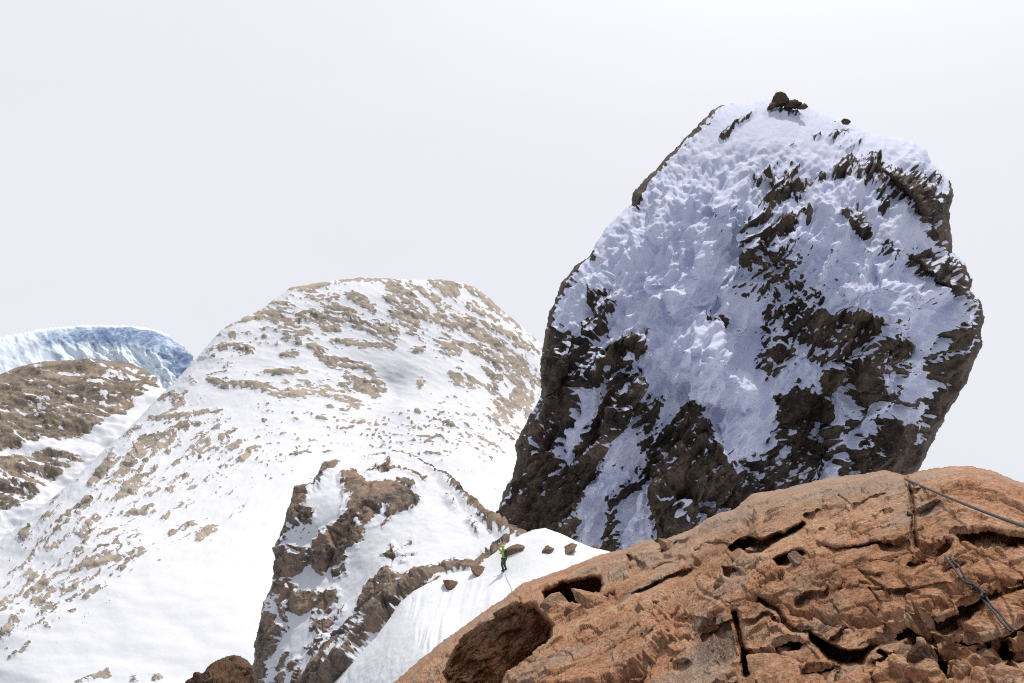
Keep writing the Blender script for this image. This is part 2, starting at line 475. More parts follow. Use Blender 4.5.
# ------------------------------------------------------------------ dome
d_do = TPS([(380, 278, 440), (300, 287, 430), (240, 320, 405), (215, 338, 390), (160, 395, 345), (100, 455, 300), (0, 545, 255), (-160, 690, 215),
            (440, 281, 445), (490, 298, 440), (543, 345, 420), (610, 410, 400), (300, 340, 385), (400, 340, 390), (480, 350, 395), (200, 420, 318), (300, 400, 335), (400, 400, 345), (520, 400, 370), (620, 480, 330),
            (390, 372, 372), (395, 392, 362), (200, 480, 262), (300, 470, 268), (420, 460, 285), (520, 460, 292), (100, 540, 222), (250, 560, 200), (420, 540, 220), (600, 560, 240),
            (0, 620, 190), (120, 640, 166), (260, 640, 162), (60, 720, 142), (300, 740, 140), (-160, 760, 170), (600, 740, 170)])
DOME_LINES = [
    [(292, 288, 2.5), (312, 285, 3), (338, 281, 3), (359, 278, 3), (399, 280, 2.5)], [(270, 305, 1), (288, 298, 2.5)], [(256, 314, 2), (270, 316, 4), (285, 321, 2.5)], [(227, 326, 1.5), (251, 319, 1.5)],
    [(306, 307, 1.5), (328, 311, 2.5)], [(335, 305, 4), (351, 317, 5.5)], [(351, 297, 3), (372, 310, 4.5)], [(346, 321, 3), (366, 327, 4.5), (385, 334, 3)], [(280, 327, 3), (298, 329, 3)], [(301, 332, 3), (313, 332, 2.5)],
    [(285, 336, 3), (299, 342, 4)], [(222, 348, 3), (236, 347, 4), (251, 350, 2)], [(233, 336, 3.5)], [(325, 331, 3.5), (338, 328, 3)], [(335, 342, 2.5), (391, 345, 3)], [(309, 344, 3), (328, 360, 4.5), (364, 365, 3)],
    [(346, 376, 3), (360, 382, 6.5), (375, 392, 5.5)], [(367, 368, 3), (383, 386, 4.5)], [(267, 373, 1.5), (306, 372, 2.5)], [(283, 355, 2), (296, 353, 2.5)], [(209, 379, 2), (227, 384, 4)],
    [(233, 384, 2.5), (267, 389, 4), (304, 397, 3)], [(296, 386, 2), (330, 395, 3.5), (359, 404, 3)], [(193, 381, 3)], [(178, 402, 4.5)], [(196, 413, 2), (217, 410, 2.5)],
    [(389, 286, 4), (409, 300, 6), (430, 318, 4.5)], [(401, 278, 2.5), (425, 294, 3)], [(393, 300, 5), (414, 323, 6)], [(433, 297, 4), (443, 307, 4)], [(429, 281, 2), (456, 284, 5), (480, 294, 3.5), (506, 315, 2.5), (535, 339, 2)],
    [(438, 286, 4), (454, 294, 4)], [(470, 305, 3), (499, 321, 1.5)], [(433, 317, 4), (459, 323, 5), (491, 339, 4), (522, 360, 4), (538, 379, 6)], [(470, 318, 2), (512, 336, 3.5), (538, 352, 2.5)],
    [(435, 339, 2), (467, 344, 4), (499, 357, 5), (528, 371, 6.5)], [(485, 365, 4), (499, 376, 4)], [(451, 376, 3), (477, 384, 3.5)], [(506, 358, 4), (517, 381, 5), (530, 413, 5)], [(500, 416, 7), (525, 397, 9)], [(491, 386, 3), (501, 405, 3)],
    [(380, 323, 3), (396, 332, 4)], [(415, 350, 2), (423, 345, 2)], [(445, 352, 4), (458, 350, 4)], [(421, 382, 3.5)],
    [(150, 400, 1), (185, 391, 2)], [(181, 402, 4)], [(125, 468, 5), (145, 445, 6.5), (172, 435, 4)], [(92, 483, 4), (115, 458, 4.5)], [(120, 494, 4), (135, 488, 4)], [(150, 418, 1), (189, 415, 2)], [(199, 455, 1.5), (216, 448, 2)],
    [(131, 512, 2), (152, 509, 3)], [(54, 526, 2), (91, 499, 3)], [(96, 500, 1), (50, 536, 2), (21, 568, 1)], [(82, 536, 3.5), (96, 518, 4)], [(117, 543, 3)], [(132, 511, 2), (153, 506, 2)], [(171, 532, 2), (192, 522, 2.5)],
    [(199, 536, 3), (213, 527, 3)], [(57, 573, 1.5), (100, 561, 4), (139, 552, 1)], [(33, 576, 5.5)], [(25, 596, 2), (46, 582, 3.5)], [(21, 614, 4), (2, 635, 4)], [(46, 625, 2)], [(25, 536, 4)], [(11, 657, 1), (28, 644, 2)], [(78, 682, 1), (107, 673, 2.5)], [(135, 680, 2)], [(156, 678, 3)],
    [(160, 446, 3), (178, 440, 2)], [(182, 425, 2), (200, 424, 2)]]
DOME_SPOTS = [(300, 310, 90, 35, 3.2), (430, 330, 70, 45, 2.6), (500, 360, 45, 45, 2.8), (200, 440, 60, 26, 3.), (150, 560, 60, 22, 2.2), (190, 490, 50, 18, 1.6), (330, 385, 60, 18, 3.2), (250, 385, 60, 20, 1.8), (430, 430, 80, 30, 3.2), (510, 430, 40, 30, 2.2), (260, 455, 55, 22, 2.6), (340, 430, 60, 20, 2.4),
              (130, 470, 50, 36, 4.), (90, 530, 70, 34, 3.8), (50, 600, 60, 40, 5.), (230, 350, 60, 30, 2.), (350, 310, 130, 30, 1.6), (190, 525, 40, 14, 1.5), (160, 660, 110, 50, -4.), (250, 590, 90, 40, -4.5), (400, 390, 16, 30, -6.), (270, 360, 40, 9, -3.), (380, 290, 16, 12, -4), (420, 365, 40, 14, -2.5), (475, 505, 40, 20, -1.)]
DOME_ANG = TPS([(100, 480, -42), (40, 600, -38), (200, 400, -22), (220, 340, -12), (300, 300, 6), (380, 320, 18), (440, 300, 34), (500, 330, 36), (520, 390, 52), (300, 390, 10), (250, 450, -28), (420, 430, 6), (200, 540, -25), (120, 680, -12), (450, 380, 22), (600, 500, 30)])
def s_do(U, V, S, P):
    Uw, Vw = U+3.5*n2(U, V, 14, seed=1), V+2.2*n2(U, V, 12, seed=2)
    R = np.full(U.shape, -9.)
    for L in DOME_LINES:
        f_line(R, Uw, Vw, [(a, b, c*1.15) for a, b, c in L], 1.4)
    R0 = R.copy()
    den = sum(v*np.exp(-((U-x)/rx)**2-((V-y)/ry)**2) for x, y, rx, ry, v in DOME_SPOTS)
    A = np.clip(DOME_ANG(U, V), -50, 58)
    st = 0
    sf = 0
    ws = 0
    for a in (-48, -30, -12, 6, 24, 42, 58):
        w = np.clip(1-abs(A-a)/18, 0, 1)
        ws = ws+w
        st = st+w*(n2(U, V, 26, 5, a, 4, 3+a*.1)+.45*n2(U, V, 9, 3, a, 3, 5+a*.1))
        sf = sf+w*n2(U, V, 9, 2.1, a, 3, 7+a*.1)
    st = st/np.maximum(ws, .2)
    sf = sf/np.maximum(ws, .2)
    spk = n2(U, V, 4.2, 3.2, -20, 2, 9.)
    field = np.exp(-((U-430)/75)**2-((V-435)/32)**2)+.8*np.exp(-((U-265)/50)**2-((V-455)/25)**2)+.5*np.exp(-((U-330)/60)**2-((V-430)/20)**2)
    Rn = -6.6+den*1.25+13*st+(2.5+8*np.clip(field, 0, 1))*spk
    R = np.maximum(R+7*st+8*sf+2.5*spk+2.5*n2(U, V, 2.6, 1.8, 0, 2, 15.), Rn+8*sf+3*n2(U, V, 2.6, 1.8, 0, 2, 15.))
    rk = np.clip(R/4, -1, 1)
    w1, w2, h = worley(np.stack([U/12, V/7, U*0], -1), 4)
    far = np.linalg.norm(P, axis=-1)/300
    push = far*(1.5*n2(U, V, 80, 34, 0, 3, 8.)+.5*st*sm(V, 640, 480)+sm(np.maximum(R0+4*st, Rn-3*spk), -2.5, 2.5)*(.3+.5*h)+.15*sm(rk, -.5, .5)*(1+spk)+.05*n2(U, V, 16, 4, -8, 4, 11.)+.05*n2(U, V, 5, 2.5, 10, 3, 12.))
    return push, {'rock': rk}
o, _ = body('mountain_dome', [(-160, 692), (-80, 610), (0, 541), (30, 516), (70, 483), (100, 454), (130, 427), (158, 398), (180, 376), (213, 340), (222, 329), (236, 320), (256, 312), (270, 303), (290, 288), (312, 284), (338, 280), (360, 277), (398, 279), (425, 280), (440, 279), (458, 282), (474, 287), (490, 298), (508, 315), (522, 327), (543, 345), (610, 405), (680, 470), (680, 770), (-160, 790)],
            1.0, lambda U, V, S: d_do(U, V)+30*(1-np.sqrt(1-(1-np.clip(S/22, 0, 1))**2)), 220, 90, M_DOME, edge=1.5, edge_s=22, surf=s_do)
tag(o, 'wide snow covered mountain dome streaked with tan rock slabs', 'mountain', kind='structure')
# ------------------------------------------------------------------ rock tower
d_to = TPS([(520, 540, 87), (600, 545, 82), (700, 545, 80), (800, 500, 84), (900, 470, 92), (545, 350, 97), (560, 420, 90), (520, 480, 90), (600, 430, 87), (650, 400, 87), (720, 380, 88.5), (720, 440, 84), (650, 480, 83),
            (748, 360, 92.5), (770, 400, 90), (800, 350, 90), (850, 330, 89), (900, 320, 91), (940, 330, 95), (975, 320, 99), (600, 300, 98), (650, 300, 94.5), (700, 280, 95.5), (760, 290, 97), (820, 250, 96), (880, 240, 97.5), (930, 230, 102),
            (640, 220, 105), (700, 200, 102.5), (760, 200, 103.5), (830, 180, 103.5), (890, 160, 107), (930, 170, 108), (700, 140, 111), (760, 130, 113), (820, 130, 114), (770, 100, 119), (860, 430, 90), (900, 400, 92), (940, 400, 97), (800, 600, 80), (560, 620, 84)])
TOWER = [(770, 98), (785, 98), (800, 103), (822, 112), (845, 121), (868, 133), (895, 137), (915, 143), (926, 150), (931, 164), (944, 173), (951, 184), (953, 196), (949, 210), (952, 238), (953, 252), (965, 262), (972, 280), (971, 291), (980, 302), (985, 318), (981, 333), (983, 345), (974, 362), (966, 383), (952, 406), (938, 430), (926, 456), (918, 473), (905, 520), (890, 580), (860, 640), (700, 660), (560, 650), (512, 600), (496, 540), (499, 505), (503, 492), (512, 478), (517, 458), (514, 446), (522, 430), (534, 408), (541, 395), (540, 370), (542, 350), (546, 330), (550, 310), (556, 297), (563, 281), (575, 266), (588, 257), (597, 243), (606, 229), (618, 215), (631, 204), (633, 193), (645, 179), (658, 167), (668, 155), (680, 143), (692, 132), (700, 123), (710, 111), (722, 105), (740, 102), (755, 101)]
TOWER_FEATS = [  # (kind, points, cap, rock?)
    ('p', [(546, 330), (560, 326), (577, 343), (575, 372), (562, 386), (541, 400), (536, 370)], 6, 1),
    ('p', [(574, 348), (590, 342), (602, 352), (606, 372), (598, 385), (575, 390), (562, 386), (574, 372)], 1.2, 1),
    ('p', [(536, 400), (566, 382), (578, 392), (576, 420), (560, 440), (562, 470), (590, 448), (607, 438), (598, 470), (585, 490), (573, 512), (568, 560), (490, 560), (500, 490), (512, 478), (508, 446), (520, 430)], 5, 1),
    ('p', [(607, 362), (611, 347), (624, 338), (641, 336), (649, 329), (642, 350), (630, 359), (616, 366)], 5, 1),
    ('p', [(604, 386), (622, 374), (638, 372), (642, 386), (640, 400), (630, 411), (620, 430), (602, 442), (590, 450), (576, 462), (588, 432), (598, 406)], 3, 1),
    ('p', [(638, 404), (655, 396), (662, 402), (652, 424), (648, 436), (636, 438), (634, 420)], 2.5, 1),
    ('l', [(608, 366, 4), (600, 396, 6), (586, 428, 6), (574, 455, 4), (560, 474, 2)], 6, 0), ('l', [(524, 479, 3), (509, 507, 4)], 4, 0), ('l', [(544, 428, 1.5), (528, 450, 2)], 3, 0), ('l', [(551, 446, 2), (533, 453, 1)], 3, 0), ('l', [(549, 493, 3)], 3, 0), ('l', [(578, 490, 1.5), (582, 480, 1.5)], 2, 0),
    ('p', [(620, 431), (640, 424), (652, 440), (632, 455), (612, 471), (607, 496), (600, 560), (570, 560), (574, 512), (590, 485), (600, 452)], 5, 0),
    ('l', [(612, 460, 5), (632, 448, 6), (656, 435, 4)], 4, 0), ('l', [(611, 490, 5), (625, 474, 6), (642, 458, 4)], 4, 0), ('l', [(615, 510, 4), (625, 490, 6)], 3, 0),
    ('p', [(652, 478), (664, 442), (688, 410), (700, 420), (716, 430), (735, 470), (765, 455), (775, 433), (800, 480), (815, 505), (740, 512), (700, 525), (665, 560), (655, 560)], 6, 1),
    ('l', [(606, 560, 8), (612, 520, 4), (612, 500, 2), (640, 478, 3), (664, 452, 5), (690, 420, 4)], 5, 1),
    ('p', [(651, 480), (655, 515), (661, 560), (614, 560), (619, 530), (634, 497)], 5, 0), ('l', [(640, 476, 2), (662, 458, 3), (680, 440, 3)], 3, 0),
    ('l', [(662, 484, 1), (678, 507, 1.2), (694, 522, 1.5)], 2, 0), ('p', [(700, 497), (708, 493), (727, 507), (706, 526), (698, 524)], 3, 0), ('l', [(707, 506, 3), (716, 508, 2)], 3, 1),
    ('p', [(712, 426), (725, 416), (741, 419), (753, 436), (759, 452), (752, 458), (740, 465), (733, 464), (722, 448)], 6, 0), ('l', [(748, 466, 4), (758, 474, 4)], 3, 0), ('l', [(697, 435, 4), (708, 434, 2)], 3, 0),
    ('p', [(774, 398), (800, 384), (830, 398), (838, 440), (812, 492), (800, 482), (786, 445)], 6, 1),
    ('p', [(817, 416), (824, 430), (830, 443), (820, 442), (811, 432)], 4, 0), ('p', [(757, 414), (772, 418), (785, 424), (786, 430), (760, 424)], 2, 0),
    ('p', [(783, 302), (800, 295), (830, 313), (860, 318), (880, 325), (892, 345), (880, 366), (850, 366), (832, 346), (800, 337), (783, 322)], 1.0, 1),
    ('p', [(872, 346), (886, 338), (915, 342), (912, 356), (896, 362), (874, 358)], 4, 1),
    ('p', [(828, 368), (846, 366), (846, 380), (832, 396), (825, 390)], 4, 1), ('p', [(858, 360), (880, 366), (876, 392), (862, 412), (846, 432), (842, 425), (850, 400)], 4, 1),
    ('p', [(810, 340), (838, 352), (830, 362), (812, 356)], .5, 1),
    ('p', [(935, 361), (949, 354), (971, 349), (984, 330), (995, 344), (985, 366), (974, 390), (960, 415), (945, 440), (935, 465), (930, 500), (860, 500), (838, 470), (840, 450), (862, 433), (881, 426), (884, 417), (896, 417), (910, 426), (927, 424), (932, 407), (927, 400), (947, 383), (935, 373)], 7, 1),
    ('p', [(944, 330), (962, 320), (964, 340), (956, 352), (943, 350)], 4, 1), ('l', [(928, 356, 2), (946, 341, 2)], 3, 1),
    ('l', [(874, 397, 4), (886, 395, 5.5), (900, 394, 4)], 5, 1), ('l', [(906, 401, 2), (915, 404, 3)], 3, 1), ('l', [(885, 369, 2), (892, 371, 2)], 3, 1), ('l', [(902, 367, 2), (908, 372, 2)], 3, 1), ('l', [(868, 402, 1), (878, 386, 1.5)], 2, 1), ('l', [(855, 418, 1), (870, 407, 1)], 2, 1),
    ('p', [(915, 432), (922, 429), (923, 438), (912, 440), (908, 435)], 3, 0),
    ('l', [(840, 420, 3), (842, 440, 4), (836, 455, 3), (822, 470, 3), (808, 486, 2)], 3, 0), ('l', [(838, 454, 5), (848, 462, 6), (850, 476, 6)], 3, 0), ('l', [(836, 462, 3), (845, 466, 2)], 2, 1), ('l', [(843, 474, 2), (850, 474, 2)], 2, 1),
    ('p', [(893, 183), (905, 178), (922, 182), (930, 212), (926, 222), (914, 208), (900, 196)], 6, 1), ('p', [(925, 176), (956, 176), (958, 215), (958, 256), (940, 246), (930, 225)], 6, 1),
    ('l', [(918, 172, 3), (932, 186, 1.5), (934, 200, 1.5)], 2, 0), ('l', [(940, 190, 4), (946, 180, 4)], 3, 0),
    ('p', [(942, 249), (960, 255), (975, 280), (975, 295), (962, 291), (950, 271)], 6, 1), ('p', [(964, 292), (990, 300), (992, 340), (976, 342), (966, 310)], 6, 1),
    ('p', [(910, 252), (930, 249), (945, 260), (958, 278), (966, 291), (955, 292), (935, 281), (918, 266)], 4, 1), ('l', [(928, 257, 2), (938, 265, 1.5)], 2, 0), ('l', [(948, 278, 1.5), (958, 286, 1.5)], 2, 0),
    ('p', [(874, 190), (885, 184), (890, 200), (884, 208)], 4, 1), ('p', [(842, 212), (858, 206), (868, 218), (874, 232), (860, 228)], 1.2, 1), ('l', [(886, 245, 3), (896, 251, 2)], 3, 1),
    ('p', [(828, 170), (850, 158), (872, 154), (902, 173), (924, 180), (905, 196), (880, 180), (860, 182), (835, 180)], 2.2, 1),
    ('l', [(764, 206, 4), (785, 191, 5), (822, 178, 3)], 4, 1), ('l', [(745, 242, 2), (770, 230, 3), (806, 212, 5)], 3, 1), ('l', [(748, 222, 2), (770, 214, 3)], 2, 1), ('l', [(762, 246, 3), (768, 250, 2)], 2, 1), ('l', [(742, 258, 1.5), (752, 248, 2), (776, 235, 1)], 2, 1),
    ('p', [(770, 195), (790, 180), (800, 165), (792, 162), (776, 176)], .6, 1), ('l', [(778, 160, 1), (770, 172, 3), (758, 180, 1)], 2, 1),
    ('l', [(833, 121, 2), (845, 122, 4)], 4, 1), ('p', [(828, 138), (850, 128), (866, 136), (850, 150), (836, 148)], .8, 1), ('l', [(812, 136, 2.5), (818, 134, 2)], 3, 1), ('l', [(815, 113, 1), (822, 113, 1.5)], 2, 1), ('l', [(790, 147, 2), (794, 145, 2)], 2, 1),
    ('l', [(728, 104, 4), (711, 110, 8), (698, 126, 9), (676, 147, 8), (656, 170, 7), (643, 184, 9), (632, 201, 9)], 10, 1), ('l', [(712, 124, 2), (694, 140, 2.5), (674, 158, 1)], 2, 1), ('l', [(745, 118, 1), (735, 126, 2.5), (724, 138, 3)], 3, 1), ('l', [(760, 108, 1), (742, 122, 2), (728, 132, 1)], 2, 1), ('l', [(768, 112, 3), (786, 113, 4), (800, 115, 2)], 6, 1),
    ('l', [(592, 254, 5), (570, 270, 8), (556, 296, 6), (547, 322, 6)], 9, 1), ('p', [(592, 288), (604, 286), (612, 306), (600, 318), (590, 304)], .5, 1), ('p', [(580, 320), (600, 312), (606, 332), (588, 340)], .8, 1),
    ('p', [(696, 318), (706, 312), (730, 330), (722, 318)], -1.5, 1),
    ('p', [(745, 255), (790, 240), (800, 260), (770, 290), (745, 300)], -2.2, 1), ('p', [(770, 300), (800, 280), (820, 300), (790, 350), (770, 380), (755, 370)], -.8, 1), ('p', [(640, 440), (662, 430), (690, 400), (700, 412), (664, 446), (650, 456)], 1.2, 1)]
def s_to(U, V, S, P):
    Uw = U+4.5*n2(U, V, 18, seed=1)+2*n2(U, V, 6, seed=3)
    Vw = V+4.5*n2(U, V, 18, seed=2)+2*n2(U, V, 6, seed=4)
    R = np.full(U.shape, -7.5)
    for k, pts, cap, rk in TOWER_FEATS:
        (f_poly if k == 'p' else f_line)(R, Uw, Vw, pts, min(cap, 3.6) if cap < 9 else cap, bool(rk))
    R0 = R.copy()
    streak = n2(U, V, 16, 5, -52, 4, 3.)
    spk = n2(U, V, 5, 2.6, -38, 3, 7.)
    right = sm(U-.35*(V-300), 700, 800)*sm(V, 120, 200)
    R = R+4.2*streak+4.6*spk+2.6*n2(U, V, 2.6, 1.7, -40, 2, 21.)+4.5*right*(spk+.1)
    rk = np.clip(R/5, -1, 1)
    # ribs and runnels falling to the lower left, rime heads, broken rock
    rib = n2(U+10*n2(U, V, 40, seed=8), V, 95, 22, -56, 4, 5.)
    head = -1+3*np.sqrt(n2(U+4*n2(U, V, 15, seed=9), V, 20, 14, -48, 2, 6.)**2+.012)
    head3 = fbm(P/1.1, 5, gain=.62, seed=22)
    bulge = fbm(P/np.array([3.4, 3.4, 5.]), 3, gain=.45, seed=26)
    head2 = -1+3*abs(n2(U, V, 7.5, 5.5, -35, 3, 12.))
    ca, sa = math.cos(math.radians(-54)), math.sin(math.radians(-54))
    al, ac = U*ca+V*sa, -U*sa+V*ca
    wx, wy = 5*n2(U, V, 30, seed=15), 5*n2(U, V, 30, seed=16)
    w1, w2, h = worley(np.stack([(al+wx)/46, (ac+wy)/17, U*0], -1), 2)
    v1, v2, h2 = worley(np.stack([(al+wx)/17, (ac+wy)/6, U*0], -1), 6)
    rg = n2(U, V, 30, 7, -54, 4, 17., ridge=True)+.7*n2(U, V, 9, 4, -70, 3, 18., ridge=True)
    rock = sm(R0+1.5*streak, -2.5, 2.5)
    calm = sm(V, 120, 190)
    calm = calm*(1-.75*np.exp(-((U-752)/14)**2-((V-370)/45)**2))*(1-.6*np.exp(-((U-905)/45)**2-((V-230)/28)**2))
    under = sm(U, 850, 930)*sm(V, 330, 370)
    push = calm*(2.5*rib+(1-rock)*(.7*head+.2*head2+.18*head3+1.25*bulge)+.2)+rock*(.6*h*(1-.6*under)+.3*h2+.5*rg*(1-.5*under)+.16*fbm(P/.7, 4, gain=.65, seed=23))+(1-rock)*.07*n2(U, V, 5, 3, -50, 3, 14.)
    return push*np.where(V < 150, .8, 1.), {'R': R}
TOWER_STEPS = [  # top to bottom, metres raised on one side (+ right, - left), fading width px
    ([(712, 176), (708, 198), (714, 219)], 2.2, 20), ([(748, 196), (741, 225), (736, 270)], 2.8, 26), ([(657, 260), (642, 271), (640, 290), (646, 297)], 1.9, 15), ([(702, 220), (690, 240), (691, 262), (684, 276)], 2.0, 17),
    ([(692, 262), (669, 285), (666, 312), (672, 324)], 1.8, 18), ([(736, 268), (722, 292), (711, 322)], 1.8, 20), ([(664, 196), (650, 228), (652, 246)], 1.5, 15), ([(628, 246), (612, 270), (604, 302)], 1.4, 15), ([(684, 168), (672, 190), (668, 212)], 1.2, 14),
    ([(720, 312), (718, 352), (752, 373), (759, 390), (762, 408)], -2.6, 30), ([(852, 186), (866, 225), (885, 262), (905, 290)], -1.8, 28), ([(640, 330), (626, 352), (622, 372)], 1.2, 16), ([(800, 215), (786, 250), (776, 285)], 1.7, 18),
    ([(836, 232), (822, 262), (812, 295)], 1.4, 18), ([(700, 330), (684, 352), (678, 372)], 1.2, 16), ([(680, 370), (690, 395), (694, 412)], 1.5, 22), ([(642, 372), (615, 400), (600, 440), (575, 470)], 2.0, 24), ([(600, 470), (588, 500), (574, 540)], 1.2, 20),
    ([(652, 480), (640, 492), (618, 535)], 1.4, 22), ([(655, 480), (680, 505), (700, 525)], -2.0, 26), ([(780, 165), (768, 190), (760, 210)], 1.2, 16), ([(880, 170), (905, 195), (930, 225)], 2.0, 18), ([(910, 252), (935, 282), (965, 300)], 1.6, 16), ([(575, 340), (562, 386), (541, 402)], -2.0, 22)]
TOWER_LUMPS = [(735, 440, 24, 26, 2.0), (726, 392, 30, 26, 1.6), (890, 300, 55, 26, 2.2), (690, 360, 36, 30, 1.4), (775, 245, 16, 12, 1.2), (835, 335, 50, 20, -1.0), (806, 445, 28, 48, -1.6), (622, 350, 16, 10, -1.0), (895, 350, 22, 10, -1.2), (855, 395, 12, 34, -1.2), (695, 470, 45, 30, 1.2), (752, 350, 16, 40, -1.0), (530, 440, 24, 40, 1.5)]
def depth_to(U, V, S):
    d = d_to(U, V)
    f = sm(V, 170, 230)
    d = d-f*.28*(d-84)*sm(d, 80, 90)+f*2.4
    wu, wv = U+3*n2(U, V, 16, octv=2, seed=31), V+3*n2(U, V, 16, octv=2, seed=32)
    for pts, a, w in TOWER_STEPS:
        k = local(U, V, pts, 5*w)
        best = np.full(U[k].shape, 1e9)
        sg = np.zeros_like(best)
        al = np.zeros_like(best)
        for i, (p, q) in enumerate(zip(pts[:-1], pts[1:])):
            e_, t_, s_ = seg_dist(wu[k], wv[k], p, q)
            m_ = e_ < best
            best = np.where(m_, e_, best)
            sg = np.where(m_, np.sign(-s_), sg)
            al = np.where(m_, (i+t_)/(len(pts)-1), al)
        t_ = best*sg*np.sign(a)
        d[k] -= abs(a)*1.5*np.clip(4*np.minimum(al, 1-al), 0, 1)*np.where(t_ > -1, sm(t_, -1, 3)*np.exp(-np.maximum(t_, 0)/w), 0)
    for x, y, rx, ry, a in TOWER_LUMPS:
        d = d-a*sm(1.15-np.hypot((wu-x)/rx, (wv-y)/ry), 0, .6)
    return d+9*(1-np.sqrt(1-(1-np.clip(S/55, 0, 1))**2))
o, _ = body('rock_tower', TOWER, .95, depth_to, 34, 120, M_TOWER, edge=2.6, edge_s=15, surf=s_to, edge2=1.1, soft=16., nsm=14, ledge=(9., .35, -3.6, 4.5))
tag(o, 'huge dark rock tower plastered with blue white rime snow, boulder on its top', 'rock tower')
# ------------------------------------------------------------------ crag
K = 1.2
d_cr = TPS([(x, y, d*K) for x, y, d in [(345, 458, 64), (400, 452, 65), (440, 474, 62), (480, 507, 57), (520, 538, 49.5), (545, 560, 46), (325, 470, 60.5), (300, 490, 58), (290, 520, 56), (275, 560, 55), (260, 620, 53), (253, 690, 51.5),
    (345, 480, 59), (370, 500, 56.5), (360, 540, 53.5), (320, 520, 55), (330, 565, 53), (300, 590, 52.5), (300, 640, 49.5), (290, 690, 47.5), (360, 590, 50), (340, 640, 47), (320, 690, 45), (400, 500, 57), (440, 510, 56.5), (420, 545, 52), (450, 540, 52.5), (400, 560, 50.5),
    (395, 600, 46.5), (430, 578, 47), (470, 563, 48), (498, 545, 49), (380, 620, 45.5), (350, 660, 44), (480, 530, 54), (440, 640, 45), (240, 780, 46), (380, 780, 42)]])
CRAG = [(253, 700), (251, 683), (254, 655), (258, 630), (263, 603), (270, 590), (274, 573), (276, 560), (272, 548), (279, 536), (284, 524), (287, 512), (291, 500), (294, 486), (303, 483), (313, 481), (319, 470), (323, 460), (336, 457), (350, 455), (366, 453), (385, 449), (405, 450), (422, 459), (440, 472), (460, 489), (480, 505), (500, 521), (521, 538), (545, 556), (550, 600), (490, 640), (430, 720), (390, 790), (250, 790)]
RIB = [(300, 707, 15), (320, 683, 13), (340, 658, 12), (358, 638, 11), (376, 620, 10), (393, 603, 9), (413, 586, 7), (425, 579, 6)]
